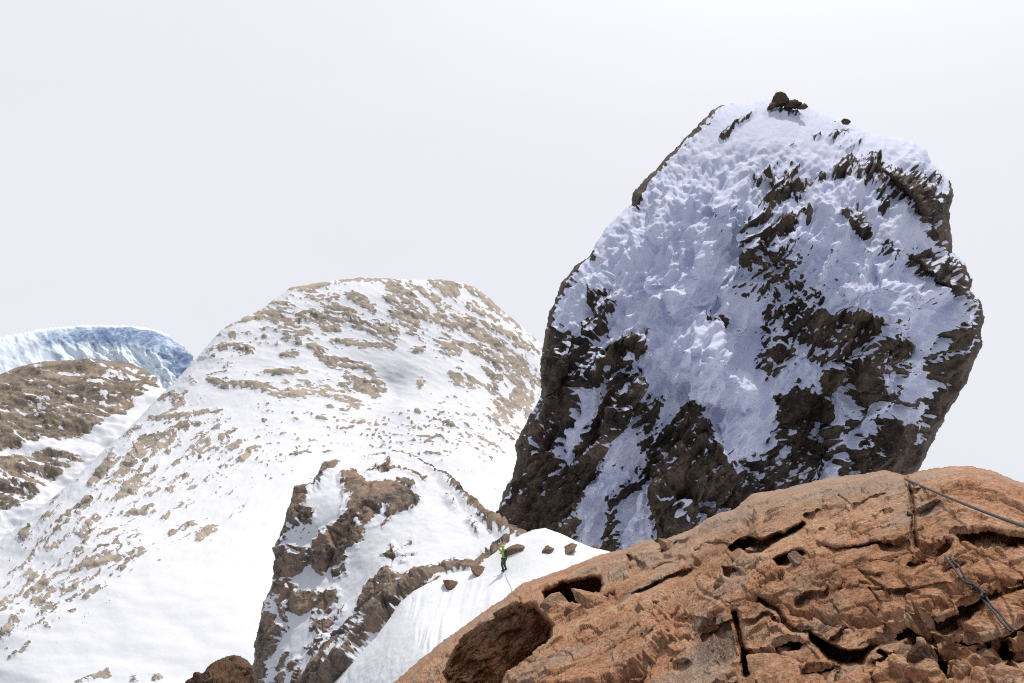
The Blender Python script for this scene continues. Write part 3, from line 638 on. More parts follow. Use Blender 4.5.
CRAG_FEATS = [
    ('p', [(319, 475), (322, 462), (334, 457), (340, 462), (336, 472), (325, 479)], 5, 1), ('p', [(290, 484), (315, 483), (310, 491), (305, 505), (315, 507), (310, 521), (296, 523), (284, 515), (285, 504)], 5, 1), ('p', [(313, 478), (328, 475), (324, 484), (315, 489)], 3, 1),
    ('p', [(338, 475), (352, 473), (366, 481), (391, 481), (405, 490), (420, 500), (412, 511), (396, 515), (386, 526), (368, 528), (363, 541), (347, 552), (335, 562), (320, 572), (310, 560), (314, 540), (325, 528), (340, 520), (344, 505), (341, 490)], 6, 1),
    ('p', [(367, 527), (384, 509), (387, 512), (381, 523), (372, 528)], 4, 0), ('l', [(356, 519, 3), (358, 523, 2)], 3, 0), ('l', [(340, 515, 2), (347, 497, 3)], 3, 0), ('l', [(325, 530, 2), (334, 520, 2)], 2, 0), ('l', [(376, 536, 3), (392, 522, 3), (404, 514, 2)], 3, 0), ('l', [(341, 566, 3), (352, 552, 5), (362, 543, 4)], 4, 0),
    ('p', [(276, 542), (284, 524), (290, 528), (284, 545)], 1.5, 1), ('p', [(271, 553), (284, 546), (310, 546), (309, 560), (291, 577), (274, 577)], 4, 1), ('l', [(290, 547, 2), (300, 552, 1.5)], 2, 0),
    ('p', [(310, 548), (347, 550), (346, 560), (332, 567), (324, 563), (314, 563)], 4, 1), ('p', [(331, 569), (347, 561), (346, 573), (334, 579)], 4, 1), ('p', [(264, 589), (289, 576), (299, 589), (291, 606), (287, 621), (274, 602)], 1.6, 1),
    ('p', [(292, 593), (304, 588), (322, 594), (315, 608), (302, 614), (287, 610)], 5, 1), ('p', [(317, 591), (337, 588), (340, 599), (327, 614), (313, 614)], 5, 1), ('p', [(313, 618), (337, 616), (336, 626), (322, 635), (311, 629)], 5, 1), ('p', [(337, 608), (344, 605), (342, 614), (337, 615)], 3, 1),
    ('p', [(252, 608), (269, 613), (289, 628), (280, 635), (275, 648), (265, 660), (250, 660), (248, 640)], 3.5, 1), ('p', [(250, 660), (268, 655), (262, 680), (250, 690)], 2, 1), ('l', [(262, 612, 2), (270, 604, 2)], 2, 0),
    ('p', [(355, 610), (366, 588), (380, 574), (388, 562), (395, 574), (410, 570), (410, 577), (385, 600), (376, 604), (361, 615)], 4, 1), ('p', [(382, 556), (392, 544), (399, 549), (391, 563)], 4, 1), ('l', [(395, 557, 2), (412, 540, 1.5)], 2, 1),
    ('p', [(307, 648), (324, 635), (331, 638), (315, 656)], 1.6, 1), ('l', [(297, 660, 3), (291, 668, 2)], 2, 1), ('l', [(278, 668, 2), (288, 652, 1)], 2, 1), ('l', [(270, 690, 3), (284, 672, 2)], 1.5, 1), ('l', [(300, 672, 3), (294, 690, 3)], 1, 1),
    ('l', RIB, 9, 1), ('l', [(338, 664, 1.), (356, 643, 2.), (374, 623, 1)], 2, 0), ('l', [(312, 680, 4), (330, 650, 6), (348, 637, 5), (360, 628, 3)], 4, 1), ('l', [(350, 630, 4), (370, 622, 3)], 3, 1), ('l', [(372, 615, 2), (386, 598, 3), (403, 589, 2)], 3, 1),
    ('l', [(364, 457, 2), (385, 453, 2.5), (402, 452, 3.5), (421, 460, 4.5), (440, 474, 6), (460, 491, 7), (480, 507, 9), (500, 522, 11), (524, 540, 11)], 5, 1), ('l', [(366, 475, 3), (392, 467, 3.5), (408, 470, 4), (424, 481, 4)], 4, 1), ('l', [(400, 482, 6), (412, 486, 5)], 4, 1), ('l', [(372, 470, 2), (388, 463, 1.5)], 1.5, 1), ('l', [(446, 495, 3), (455, 508, 2)], .8, 1), ('l', [(470, 522, 3), (480, 533, 4)], 1.6, 1),
    ('l', [(420, 579, 6), (436, 572, 7), (455, 567, 6), (476, 567, 6), (490, 555, 6), (505, 547, 6), (522, 537, 5)], 9, 1), ('l', [(430, 586, 3), (442, 578, 3)], 3, 1), ('l', [(402, 560, 3), (412, 552, 3)], 1, 1)]
def s_cr(U, V, S, P):
    Uw, Vw = U+2.6*n2(U, V, 12, seed=1)+1.5*n2(U, V, 4, seed=3), V+2.6*n2(U, V, 12, seed=2)+1.5*n2(U, V, 4, seed=4)
    R = np.full(U.shape, -8.)
    for k, pts, cap, rk in CRAG_FEATS:
        (f_poly if k == 'p' else f_line)(R, Uw, Vw, pts, min(cap, 5.5) if cap < 9 else cap, bool(rk))
    R0 = R.copy()
    spk = n2(U, V, 5, 3, -40, 3, 7.)
    cliff = sm(-(U-(V-480)*-.42-330), -20, 30)
    R = np.maximum(R+3.6*spk+2.*n2(U, V, 14, 6, -45, 3, 2.)+3*n2(U, V, 2.4, 1.7, -30, 2, 5.), -6.+5.4*cliff+9*spk)
    rk = np.clip(R/5, -1, 1)
    Q = P/np.array([1, 1.3, 1])
    w1, w2, h = worley((Q+.3*fbm(Q/2, 2, seed=8)[..., None])/3.4, 2)
    v1, v2, h2 = worley(Q/1.0, 6)
    rock = sm(R0+2*n2(U, V, 14, 6, -45, 3, 2.), -4.5, 3.5)
    rb = np.full(U.shape, -30.)
    f_line(rb, Uw, Vw, RIB, 30, True, 30)
    rc = np.full(U.shape, -30.)
    f_line(rc, Uw, Vw, [(364, 457, 2), (402, 452, 3), (440, 474, 6), (480, 507, 9), (524, 540, 11)], 30, True, 30)
    push = .9*sm(rb, -3, 8)+.4*sm(rc, -6, 6)*sm(U, 400, 450)+.35*fbm(P/4., 4, seed=4)*1.0+rock*(.30*h+.12*h2+.12-.15*sm(.07-(w2-w1), 0, .07)+.22*fbm(P/1.2, 5, seed=9, ridge=True, gain=.6))+.05*fbm(P/.8, 3, seed=5)
    return push, {'R': R}
o, _ = body('rock_crag', CRAG, .8, lambda U, V, S: d_cr(U, V)+2.6*(1-np.sqrt(1-(1-np.clip(S/20, 0, 1))**2)), 14, 60, M_CRAG, edge=2.2, edge_s=11, surf=s_cr, edge2=.8, nsm=8, relax=5, ledge=(9., .55, -2.4, 3.5))
tag(o, 'craggy grey brown rock buttress with snow patches below the tower', 'crag')

# ------------------------------------------------------------------ snow saddle
d_sa = TPS([(x, y, d*K) for x, y, d in [(545, 528, 47.5), (515, 538, 47), (500, 547, 46.5), (575, 540, 46), (612, 552, 46), (650, 570, 45), (503, 572, 44.3), (560, 560, 43.6), (600, 580, 42), (470, 568, 46), (432, 580, 45.2), (398, 601, 44.6), (370, 640, 43.2), (330, 690, 42.5),
    (450, 600, 43), (500, 600, 40.6), (560, 600, 38.8), (430, 640, 39), (480, 640, 37.3), (400, 680, 37.6), (460, 700, 33.8), (600, 650, 35), (330, 780, 36.5), (480, 780, 30.5)]])
SADDLE = [(318, 700), (340, 676), (358, 656), (376, 637), (390, 618), (400, 603), (414, 591), (430, 582), (450, 574), (470, 570), (487, 559), (500, 549), (512, 540), (522, 534), (533, 530), (545, 528), (560, 533), (576, 541), (592, 547), (615, 553), (645, 566), (660, 620), (580, 730), (500, 790), (318, 790)]
def s_sa(U, V, S, P):
    flz = np.exp(-((U-435)/26)**2-((V-625)/34)**2)+np.exp(-((U-488-(V-590)*-.1)/20)**2-((V-592)/26)**2)+.5*sm(V, 600, 660)
    fl = n2(U+.3*(V-600)+6*n2(U, V, 40, seed=4), V, 5.5, 60, 0, 3, 3.)
    fl2 = n2(U, V, 9, 90, 28, 3, 5.)
    push = .10*fbm(P/3., 4, seed=2)+.42*fl*np.clip(flz, 0, 1)*sm(n2(U, V, 25, 60, 0, 2, 9.), -.3, .3)+.035*fl2*sm(V, 575, 620)+.018*fbm(P/.35, 3, seed=6)*(1+2*sm(V, 640, 670))
    return push, {'rock': np.full(U.shape, -1.)}
sad, G_SA = body('snow_ridge', SADDLE, .9, lambda U, V, S: d_sa(U, V)+1.4*(1-np.sqrt(1-(1-np.clip(S/12, 0, 1))**2)), 8, 60, M_SNOW, edge=1.1, edge_s=16, surf=s_sa, edge2=.3)
tag(sad, 'bright white snow ridge below the climber, fluted on its lower side', 'snow ridge', kind='structure')

# ------------------------------------------------------------------ brown pinnacle, lower left
d_pi = TPS([(190, 690, 33), (222, 660, 33), (240, 656, 33), (255, 690, 33), (222, 690, 30), (205, 680, 31), (240, 690, 31.4), (222, 760, 28), (180, 760, 31), (262, 760, 31)])
def s_pi(U, V, S, P):
    w1, w2, h = worley(P/.7, 3)
    v1, v2, h2 = worley(P/.25, 5)
    R = np.full(U.shape, -6.)
    return .22*h+.08*h2+.2*fbm(P/.8, 3, seed=2), {'grey': sm(fbm(P/.5, 3, seed=3), .15, .4), 'wet': R*0}
o, _ = body('rock_pinnacle', [(184, 700), (190, 680), (196, 674), (204, 673), (208, 666), (214, 662), (222, 657), (232, 655), (240, 656), (246, 659), (251, 665), (254, 676), (260, 692), (262, 770), (180, 770)],
            .6, lambda U, V, S: d_pi(U, V)+.8*(1-np.sqrt(1-(1-np.clip(S/9, 0, 1))**2)), 3, 25, M_GRANITE_DARK, edge=2.2, edge_s=9, surf=s_pi, edge2=.8)
tag(o, 'dark brown rock pinnacle poking up at the foot of the crag', 'rock')

# ------------------------------------------------------------------ near outcrop
d_ou = TPS([(380, 690, 7.9), (392, 683, 7.8), (470, 622, 8.3), (545, 575, 8.6), (600, 555, 8.5), (655, 541, 7.9), (700, 523, 7.3), (755, 494, 6.7), (830, 478, 5.9), (905, 472, 4.9), (970, 465, 4.5), (1024, 483, 4.1), (1130, 530, 3.6),
    (440, 683, 6.6), (500, 630, 6.9), (600, 600, 6.4), (650, 590, 5.7), (600, 683, 4.6), (700, 640, 4.2), (700, 560, 5.6), (760, 530, 5.2), (800, 530, 4.7), (850, 510, 4.6), (800, 600, 3.75), (800, 683, 3.0), (900, 530, 3.8), (900, 600, 3.1), (950, 683, 2.55), (970, 500, 3.7), (1024, 560, 3.05), (1024, 683, 2.35), (1130, 683, 2.1), (560, 740, 4.1), (800, 740, 2.6), (1024, 740, 2.1), (420, 740, 6.0)])
OUT = [(360, 712), (376, 696), (392, 683), (406, 671), (420, 660), (436, 647), (450, 637), (470, 622), (487, 609), (502, 600), (513, 591), (522, 583), (535, 579), (548, 574), (570, 566), (600, 555), (625, 548), (640, 542), (652, 540), (657, 544), (664, 541), (672, 537), (690, 529), (703, 520), (712, 516), (735, 508), (752, 494), (762, 492), (770, 491), (785, 488), (800, 484), (830, 478), (850, 475), (870, 473), (886, 470), (896, 473), (905, 475), (915, 471), (925, 469), (950, 466), (970, 465), (990, 470), (1010, 478), (1024, 483), (1060, 498), (1130, 530), (1130, 745), (350, 745)]
POCKETS = [  # polygon, metres pushed back, softness px
    ([(454, 652), (462, 634), (468, 624), (488, 613), (505, 606), (522, 602), (537, 605), (546, 616), (556, 628), (548, 645), (533, 657), (506, 676), (503, 690), (500, 750), (440, 750), (446, 690), (442, 672)], 1.5, 3),
    ([(541, 593), (563, 583), (589, 577), (601, 578), (603, 586), (600, 596), (588, 600), (575, 605), (565, 605), (555, 605), (545, 604)], 1.25, 2.5),
    ([(625, 554), (630, 554), (648, 566), (646, 571), (633, 578), (629, 572), (628, 563)], .5, 2),
    ([(658, 551), (675, 540), (688, 541), (676, 549), (663, 559)], .35, 2), ([(600, 600), (616, 592), (616, 600), (606, 606), (590, 610)], .2, 2),
    ([(726, 548), (737, 538), (750, 536), (763, 538), (780, 531), (803, 520), (806, 525), (792, 533), (775, 543), (763, 553), (749, 556), (739, 549), (732, 553)], .65, 2.5),
    ([(694, 550), (710, 543), (727, 541), (732, 546), (720, 549), (706, 551), (696, 556)], .2, 2), ([(773, 560), (790, 552), (801, 549), (807, 553), (797, 558), (789, 567), (777, 567)], .35, 2),
    ([(720, 565), (738, 568), (745, 575), (731, 580), (722, 575)], .25, 2),
    ([(808, 631), (820, 638), (834, 645), (848, 650), (865, 648), (874, 643), (895, 634), (922, 623), (907, 634), (888, 641), (873, 648), (866, 656), (863, 664), (841, 665), (829, 660), (820, 649), (811, 641)], .6, 2.5),
    ([(742, 650), (754, 656), (757, 668), (750, 676), (742, 676)], .4, 2), ([(770, 640), (795, 636), (806, 642), (800, 650), (786, 652), (772, 648)], .22, 2),
    ([(908, 486), (914, 488), (923, 487), (926, 482), (916, 494), (910, 494)], .2, 1.5), ([(975, 652), (1000, 648), (1024, 650), (1024, 662), (1000, 660), (985, 664)], .25, 2), ([(935, 660), (948, 662), (960, 672), (950, 683), (938, 676)], .2, 2)]
LEDGES = [  # left to right, drop m, width px
    ([(626, 596), (645, 587), (663, 578), (686, 569), (698, 564)], .20, 5), ([(645, 571), (666, 563), (680, 562)], .10, 4), ([(801, 513), (813, 512), (818, 506)], .12, 4), ([(757, 542), (785, 532), (802, 523), (803, 515)], .2, 6),
    ([(802, 527), (813, 528), (823, 521)], .06, 3), ([(813, 537), (823, 544), (836, 548), (851, 546), (865, 544), (876, 541), (893, 542), (909, 537)], .14, 6), ([(866, 641), (892, 632), (920, 621), (945, 612), (960, 606), (985, 596)], .16, 7), ([(760, 650), (778, 640), (795, 637), (807, 641)], .12, 5),
    ([(740, 647), (754, 650), (766, 647), (780, 641)], .14, 6), ([(952, 531), (968, 527), (983, 523), (1004, 528), (1030, 531), (1060, 535)], .26, 7), ([(918, 543), (935, 545), (949, 536)], .10, 4), ([(914, 627), (928, 632), (939, 637), (966, 636), (988, 632), (1007, 627), (1030, 619)], .15, 6),
    ([(868, 662), (880, 658), (896, 652)], .08, 4), ([(966, 652), (978, 644), (990, 640), (1024, 642)], .10, 5), ([(930, 655), (950, 650), (962, 652)], .07, 4), ([(870, 598), (900, 590), (935, 583), (960, 580)], .025, 4), ([(985, 592), (1005, 584), (1030, 578)], .06, 4),
    ([(395, 672), (410, 662), (424, 655)], .10, 3), ([(560, 655), (590, 640), (615, 632)], .03, 4), ([(600, 660), (640, 640), (670, 628)], .03, 5), ([(690, 540), (715, 526), (740, 515)], .08, 4), ([(830, 560), (850, 568), (875, 574), (886, 570)], .05, 4), ([(815, 596), (850, 586), (880, 588)], .02, 4)]
CRACKS = [  # m deep, half width px
    ([(906, 474), (908, 486), (911, 494), (913, 506), (914, 518), (913, 530), (916, 546)], .45, 1.7), ([(839, 495), (846, 500), (851, 504), (860, 503), (872, 495), (884, 493)], .07, 1.3), ([(760, 598), (767, 605), (778, 610), (782, 618), (785, 624), (793, 630), (808, 631)], .18, 2.), ([(735, 613), (738, 630), (740, 642), (744, 652), (745, 676)], .28, 2.6),
    ([(785, 624), (772, 618)], .05, 1.2), ([(690, 572), (700, 590), (720, 600), (735, 613)], .05, 2.), ([(930, 553), (936, 565)], .06, 1.5), ([(858, 568), (868, 580), (884, 588)], .06, 1.5), ([(960, 606), (980, 600), (1005, 592), (1040, 585)], .10, 2.), ([(912, 546), (890, 556), (862, 566)], .03, 1.2), ([(1000, 640), (1010, 660), (1012, 690)], .15, 2.), ([(880, 652), (905, 664), (915, 690)], .14, 2.), ([(840, 664), (836, 690)], .10, 2.), ([(770, 655), (800, 672), (830, 668)], .14, 2.2), ([(650, 600), (662, 612), (690, 622), (735, 628)], .02, 1.5), ([(520, 600), (512, 594)], .05, 1.)]
_r = np.random.RandomState(21)
for _ in range(70):                                            # small flaking edges all over the slabs
    x, y = _r.uniform(470, 1080), _r.uniform(480, 700)
    if y < np.interp(x, [470, 560, 655, 755, 830, 905, 1080], [650, 585, 560, 515, 500, 492, 510]): continue
    L_, a_ = _r.uniform(14, 60), math.radians(_r.normal(-16, 16))
    q_ = [(x+L_*t_*math.cos(a_)+_r.normal(0, 1.5), y+L_*t_*math.sin(a_)+_r.normal(0, 2.2)) for t_ in (0, .25, .5, .75, 1)]
    LEDGES.append((q_, _r.uniform(.02, .075)*(1 if y > 540 else 1.3), _r.uniform(3, 6)))
    if _ % 3 == 0:
        a_ += math.radians(_r.choice([60, 80, -50]))
        CRACKS.append(([(x+L_*.5*t_*math.cos(a_)+_r.normal(0, 1.5), y+L_*.5*t_*math.sin(a_)+_r.normal(0, 1.5)) for t_ in (0, .35, .7, 1)], _r.uniform(.03, .08), _r.uniform(.9, 1.5)))
def depth_ou(U, V, S):
    D = d_ou(U, V)+.9*(1-np.sqrt(1-(1-np.clip(S/16, 0, 1))**2))
    Uw = U+2.*n2(U, V, 26, octv=2, seed=1)+1.3*n2(U, V, 7, octv=3, seed=11)
    Vw = V+1.8*n2(U, V, 20, octv=2, seed=3)+1.3*n2(U, V, 7, octv=3, seed=12)
    for poly, a, soft in POCKETS:
        k = local(U, V, poly, 8)
        if a > 1.2:                                           # a face dropping straight down below its lip
            D[k] += (np.maximum((8.05 if a > 1.4 else 8.7)+.3*n2(U[k], V[k], 40, seed=6)+.16*n2(U[k], V[k], 26, 11, -35, 4, 8., ridge=True)+(V[k]-640)*.006, D[k])-D[k])*sm(sdf(poly, Uw[k]+2.2*n2(U[k], V[k], 9, seed=7), Vw[k]+2.2*n2(U[k], V[k], 9, seed=8)), -.6, soft)
            continue
        D[k] += .8*a*sm(sdf(poly, Uw[k], Vw[k]), -1., soft*1.3)*(1+.15*n2(U[k], V[k], 16, seed=6))
    for pts, a, w in LEDGES:
        k = local(U, V, pts, 6*w)
        u, v = Uw[k], Vw[k]
        best = np.full(u.shape, 1e9)
        sg = np.zeros(u.shape)
        al = np.zeros(u.shape)
        L = [0]
        for p, q in zip(pts[:-1], pts[1:]):
            L.append(L[-1]+math.hypot(q[0]-p[0], q[1]-p[1]))
        for i, (p, q) in enumerate(zip(pts[:-1], pts[1:])):
            d, t, s = seg_dist(u, v, p, q)
            m = d < best
            best = np.where(m, d, best)
            sg = np.where(m, np.sign(s), sg)
            al = np.where(m, (L[i]+t*(L[i+1]-L[i]))/L[-1], al)
        t = best*sg
        tap = np.clip(5*np.minimum(al, 1-al)+.05, 0, 1)
        D[k] += tap*a*np.where(t > -.4, sm(t, -.4, 2.4)*np.exp(-(t/w)**2*.5), -.22*np.exp(t/(w*1.6)))
    for pts, a, w in CRACKS:
        k = local(U, V, pts, 5*w)
        u, v = Uw[k], Vw[k]
        d = np.full(u.shape, 1e9)
        for p, q in zip(pts[:-1], pts[1:]):
            d = np.minimum(d, seg_dist(u, v, p, q)[0])
        D[k] += a*np.exp(-(d/w)**2)
    return D
def terr(n, k, a=.75):
    q = n*k
    f = np.floor(q)
    return (f+sm(q-f, a, 1.))/k
def s_ou(U, V, S, P):
    Q = P*np.array([1, .8, 2.2])
    sp = np.maximum(np.linalg.norm(np.gradient(P, axis=0), axis=-1), np.linalg.norm(np.gradient(P, axis=1), axis=-1))
    lim = lambda wl: np.clip(wl/(2.6*sp), 0, 1)**2          # detail finer than the mesh is left to the bump
    a = fbm(Q*1.1, 5, seed=3)
    b = fbm(Q*np.array([2.6, 3.4, 5]), 5, seed=5, gain=.55)
    w1, w2, h = worley(P*np.array([4.5, 3.2, 8])+.35*a[..., None], 3)
    v1, v2, h2 = worley(P*np.array([13, 10, 16])+.5*b[..., None], 8)
    rub = np.exp(-((U-985)/60)**2-((V-540)/16)**2)+np.exp(-((U-760)/40)**2-((V-655)/28)**2)+np.exp(-((U-960)/90)**2-((V-672)/26)**2)+.8*np.exp(-((U-755)/40)**2-((V-566)/14)**2)+.6*np.exp(-((U-570)/40)**2-((V-605)/14)**2)
    rub = np.clip(rub, 0, 1)
    b = b*1.
    j1, j2, hj = worley(np.stack([P[..., 0]*1.1+P[..., 1]*.25, P[..., 1]*.75, P[..., 2]*0+.5], -1)+.22*np.stack([a, b, a*0], -1), 14)
    q1, q2, _h = worley(np.stack([P[..., 0]*3.6, P[..., 1]*2.6+P[..., 0]*.8, P[..., 2]*0+.5], -1)+.3*np.stack([b, a, a*0], -1), 15)
    joint = .05*sm(.045-(j2-j1), 0, .045)+.022*sm(.05-(q2-q1), 0, .05)*sm(fbm(P*.9, 2, seed=16), -.05, .15)
    slab = np.exp(-((U-860)/80)**2-((V-590)/30)**2)
    smooth = np.exp(-((U-650)/90)**2-((V-640)/50)**2)
    gy, gx = np.gradient(np.linalg.norm(P, axis=-1)-d_ou(U, V)*np.linalg.norm(ray(U, V), axis=-1), U[0, 1]-U[0, 0])
    face = 1-sm(np.hypot(gx, gy), .014, .05)
    for ax in (0, 1):
        face = (np.roll(face, 1, ax)+np.roll(face, -1, ax)+face)/3
    push = face*(.032*hj*lim(.2)-joint*lim(.03)+.02*a*lim(.6)+.030*terr(a, 5, .6)*lim(.5)+.012*b*(1-.5*smooth)*lim(.2)+.016*terr(b, 4, .6)*lim(.25)+.008*fbm(P*14, 4, seed=7, gain=.65)*lim(.05)+.003*fbm(P*60, 3, seed=9, gain=.7)*lim(.016)
            + (.017+.020*rub)*h*lim(.13)*(1-.6*slab)+(.003+.009*rub)*h2*lim(.06))
    wet = np.exp(-((U-715)/26)**2-((V-640)/30)**2)*1.5+.5*fbm(P*9, 3, seed=4)
    crest = sm(40-S, 0, 30)*sm(U, 560, 640)*sm(940-U, 0, 60)
    grey = np.clip(sm(fbm(P*1.7, 4, seed=12), .05, .4)*.8+.55*crest+.25*sm(560-U, 0, 80)*sm(40-S, 0, 30), 0, 1)
    return push, {'wet': sm(wet, .55, .9), 'grey': grey}
out, G_OU = body('rock_outcrop', OUT, .58, depth_ou, 3.2, 120, M_GRANITE, edge=2.6, edge_s=26, surf=s_ou, edge2=1., relax=4)
tag(out, 'cracked orange brown granite outcrop filling the near right corner', 'rock outcrop')

def on(G, u, v):
    U, V, P, used = G
    j = int(round((u-U[0, 0])/(U[0, 1]-U[0, 0])))
    i = int(round((v-V[0, 0])/(V[1, 0]-V[0, 0])))
    return Vector(tuple(P[i, j]))

# ------------------------------------------------------------------ loose stones
def stone(name, loc, size, mat, seed, rot=(0, 0, 0), cuts=13, rough=.12):
    bm = bmesh.new()
    bmesh.ops.create_icosphere(bm, subdivisions=5, radius=1)
    p = np.array([v.co[:] for v in bm.verts])
    r = np.random.RandomState(seed)
    for _ in range(cuts):
        n = r.normal(size=3)
        n /= np.linalg.norm(n)
        d = r.uniform(.52, .85)
        over = np.maximum(p@n-d, 0)
        p -= over[:, None]*n
    nn = p/np.linalg.norm(p, axis=1, keepdims=True)
    p += nn*(rough*fbm(p*2.2, 4, seed=seed)+rough*.5*fbm(p*7, 3, seed=seed+1))[:, None]
    p *= np.array(size)
    for v, q in zip(bm.verts, p):
        v.co = q
    for f in bm.faces: f.smooth = True
    me = bpy.data.meshes.new(name)
    bm.to_mesh(me)
    bm.free()
    g = me.attributes.new('grey', 'FLOAT', 'POINT')
    g.data.foreach_set('value', np.full(len(p), float(r.uniform(0, .5)), np.float32))
    me.materials.append(mat)
    o = bpy.data.objects.new(name, me)
    o.location = loc
    o.rotation_euler = rot
    C.objects.link(o)
    return o

def put(G, u, v, wpx, hpx, mat, seed, name, label, group, tilt=0., deep=.8, lift=-.15, cuts=16):
    p = on(G, u, v)
    d = p.length/F
    s = (wpx/2*d/.78, wpx/2*d*deep/.78, hpx/2*d/.78)
    o = stone(name, p+Vector((0, 0, s[2]*lift)), s, mat, seed, (0, -math.radians(tilt), math.radians(seed*37 % 40-20)), cuts)
    tag(o, label, 'boulder' if name == 'boulder' else 'stone', group)
    return o

g1 = 'boulders on the snow ridge'
put(G_SA, 452, 585, 21, 12, M_BOULDER, 3, 'boulder', 'tall leaning brown boulder in the snow, left of the climber', g1, -48)
put(G_SA, 481, 571, 22, 9, M_BOULDER, 4, 'boulder', 'long dark boulder on the snow crest just left of the climber', g1, -35)
put(G_SA, 517, 549, 18, 8, M_BOULDER, 5, 'boulder', 'low brown boulder on the snow crest just right of the climber', g1, 10)
put(G_SA, 547, 551, 13, 8, M_BOULDER, 6, 'boulder', 'oval grey brown boulder alone in the middle of the snow ridge', g1, 40)
put(G_SA, 568, 549, 22, 5, M_BOULDER, 7, 'boulder', 'thin slab of rock lying in snow near the ridge end', g1, 32)
put(G_SA, 594, 548, 10, 4, M_BOULDER, 8, 'boulder', 'small pinkish boulder at the right end of the snow ridge', g1, 20)
g2 = 'loose stones wedged in the near outcrop'
put(G_OU, 668, 547, 25, 13, M_GRANITE, 11, 'loose_stone', 'blocky orange stone perched on the skyline of the outcrop', g2, -40, lift=.1)
put(G_OU, 592, 606, 40, 14, M_GRANITE, 12, 'loose_stone', 'long flat orange stone slab lying before the block', g2, -18, lift=.35)
put(G_OU, 602, 597, 17, 6, M_GRANITE, 13, 'loose_stone', 'small pale flat stone resting above the long orange slab', g2, 5)
put(G_OU, 557, 608, 26, 16, M_GRANITE, 14, 'loose_stone', 'rough brown stone wedged between block and dark cavity', g2, 25)
put(G_OU, 572, 613, 13, 12, M_GRANITE, 15, 'loose_stone', 'small square orange stone beside the long orange slab', g2, 15)
put(G_OU, 509, 668, 20, 14, M_GRANITE, 16, 'loose_stone', 'orange stone lying at the mouth of the dark cavity', g2, -30)
put(G_OU, 800, 562, 22, 13, M_GRANITE_GREY, 17, 'loose_stone', 'dark grey stone jammed under the big overhanging slab', g2, -30)
put(G_OU, 731, 571, 20, 13, M_GRANITE, 18, 'loose_stone', 'dark faced brown stone left of the grey jammed stone', g2, 25)
put(G_OU, 757, 551, 22, 8, M_GRANITE, 19, 'loose_stone', 'rough brown stone deep in the shadow of the overhang', g2, -20)
put(G_OU, 768, 660, 42, 13, M_GRANITE, 20, 'loose_stone', 'pale split flake lying right of the long vertical crack', g2, 12, lift=.3)
put(G_OU, 784, 650, 12, 8, M_GRANITE_GREY, 21, 'loose_stone', 'small pale grey stone under the arched flake', g2, 10)
put(G_OU, 775, 677, 46, 14, M_GRANITE, 22, 'loose_stone', 'flat pale flake at the bottom edge below the split flake', g2, 14, lift=.3)
put(G_OU, 926, 668, 22, 26, M_GRANITE_DARK, 23, 'loose_stone', 'upright dark brown stone between the bottom right slabs', g2, 25, lift=.2)
put(G_OU, 990, 662, 26, 18, M_GRANITE_GREY, 24, 'loose_stone', 'grey stone under the low slab in the bottom right corner', g2, -15)
put(G_OU, 960, 668, 20, 12, M_GRANITE, 25, 'loose_stone', 'small orange stone left of the grey corner stone', g2, 10)
put(G_OU, 1005, 676, 34, 14, M_GRANITE, 26, 'loose_stone', 'flat orange stone in front of the grey corner stone', g2, 20)
put(G_OU, 720, 583, 14, 9, M_GRANITE_GREY, 27, 'loose_stone', 'small dark stone in the gully above the wet patch', g2, -20)

# summit boulder of the tower
def summit(u, v, wpx, hpx, d, seed, lab, tilt=0):
    m = d/F
    o = stone('boulder', pt(u, v, d), (wpx/2*m/.78, wpx/2*m/.78, hpx/2*m/.78), M_BOULDER_DARK, seed, (0, -math.radians(tilt), 0), 16, .3)
    tag(o, lab, 'boulder', 'boulders on the tower summit')
summit(780, 101, 17, 14, 120.5, 31, 'large dark boulder crowning the very top of the tower', 12)
summit(792, 104, 18, 8, 120, 32, 'flat dark boulder right beside the topmost one', 5)
summit(772, 106, 9, 6, 119.5, 34, 'small dark boulder at the left foot of the topmost one', 30)
summit(803, 107, 10, 5, 119, 35, 'small flat dark boulder lying lowest on the right of the summit pile', 15)
summit(845, 122, 9, 5, 117.5, 33, 'small dark boulder on the skyline right of the summit', -20)
# ------------------------------------------------------------------ ropes
def tube(name, pts, r, mat, sides=10, twist=0., strands=0):
    pts = [Vector(p) for p in pts]
    # resample
    out_ = []
    for a, b, c, d in zip([pts[0]]+pts[:-2], pts[:-1], pts[1:], pts[2:]+[pts[-1]]):
        for k in range(8):
            t = k/8
            out_.append(.5*((2*b)+(c-a)*t+(2*a-5*b+4*c-d)*t*t+(3*b-a-3*c+d)*t**3))
    out_.append(pts[-1])
    vs, qs = [], []
    up = Vector((.13, .2, 1)).normalized()
    L = 0
    for i, p in enumerate(out_):
        t = (out_[min(i+1, len(out_)-1)]-out_[max(i-1, 0)]).normalized()
        x = t.cross(up).normalized()
        y = x.cross(t)
        if i: L += (p-out_[i-1]).length
        for k in range(sides):
            a = 2*math.pi*k/sides
            rr = r*(1+(.16*abs(math.sin(strands*.5*(a+L*twist))) if strands else 0))
            vs.append(p+rr*(math.cos(a)*x+math.sin(a)*y))
    n = len(out_)
    for i in range(n-1):
        for k in range(sides):
            qs.append((i*sides+k, i*sides+(k+1) % sides, (i+1)*sides+(k+1) % sides, (i+1)*sides+k))
    return make_mesh(name, [v[:] for v in vs], qs, mat)

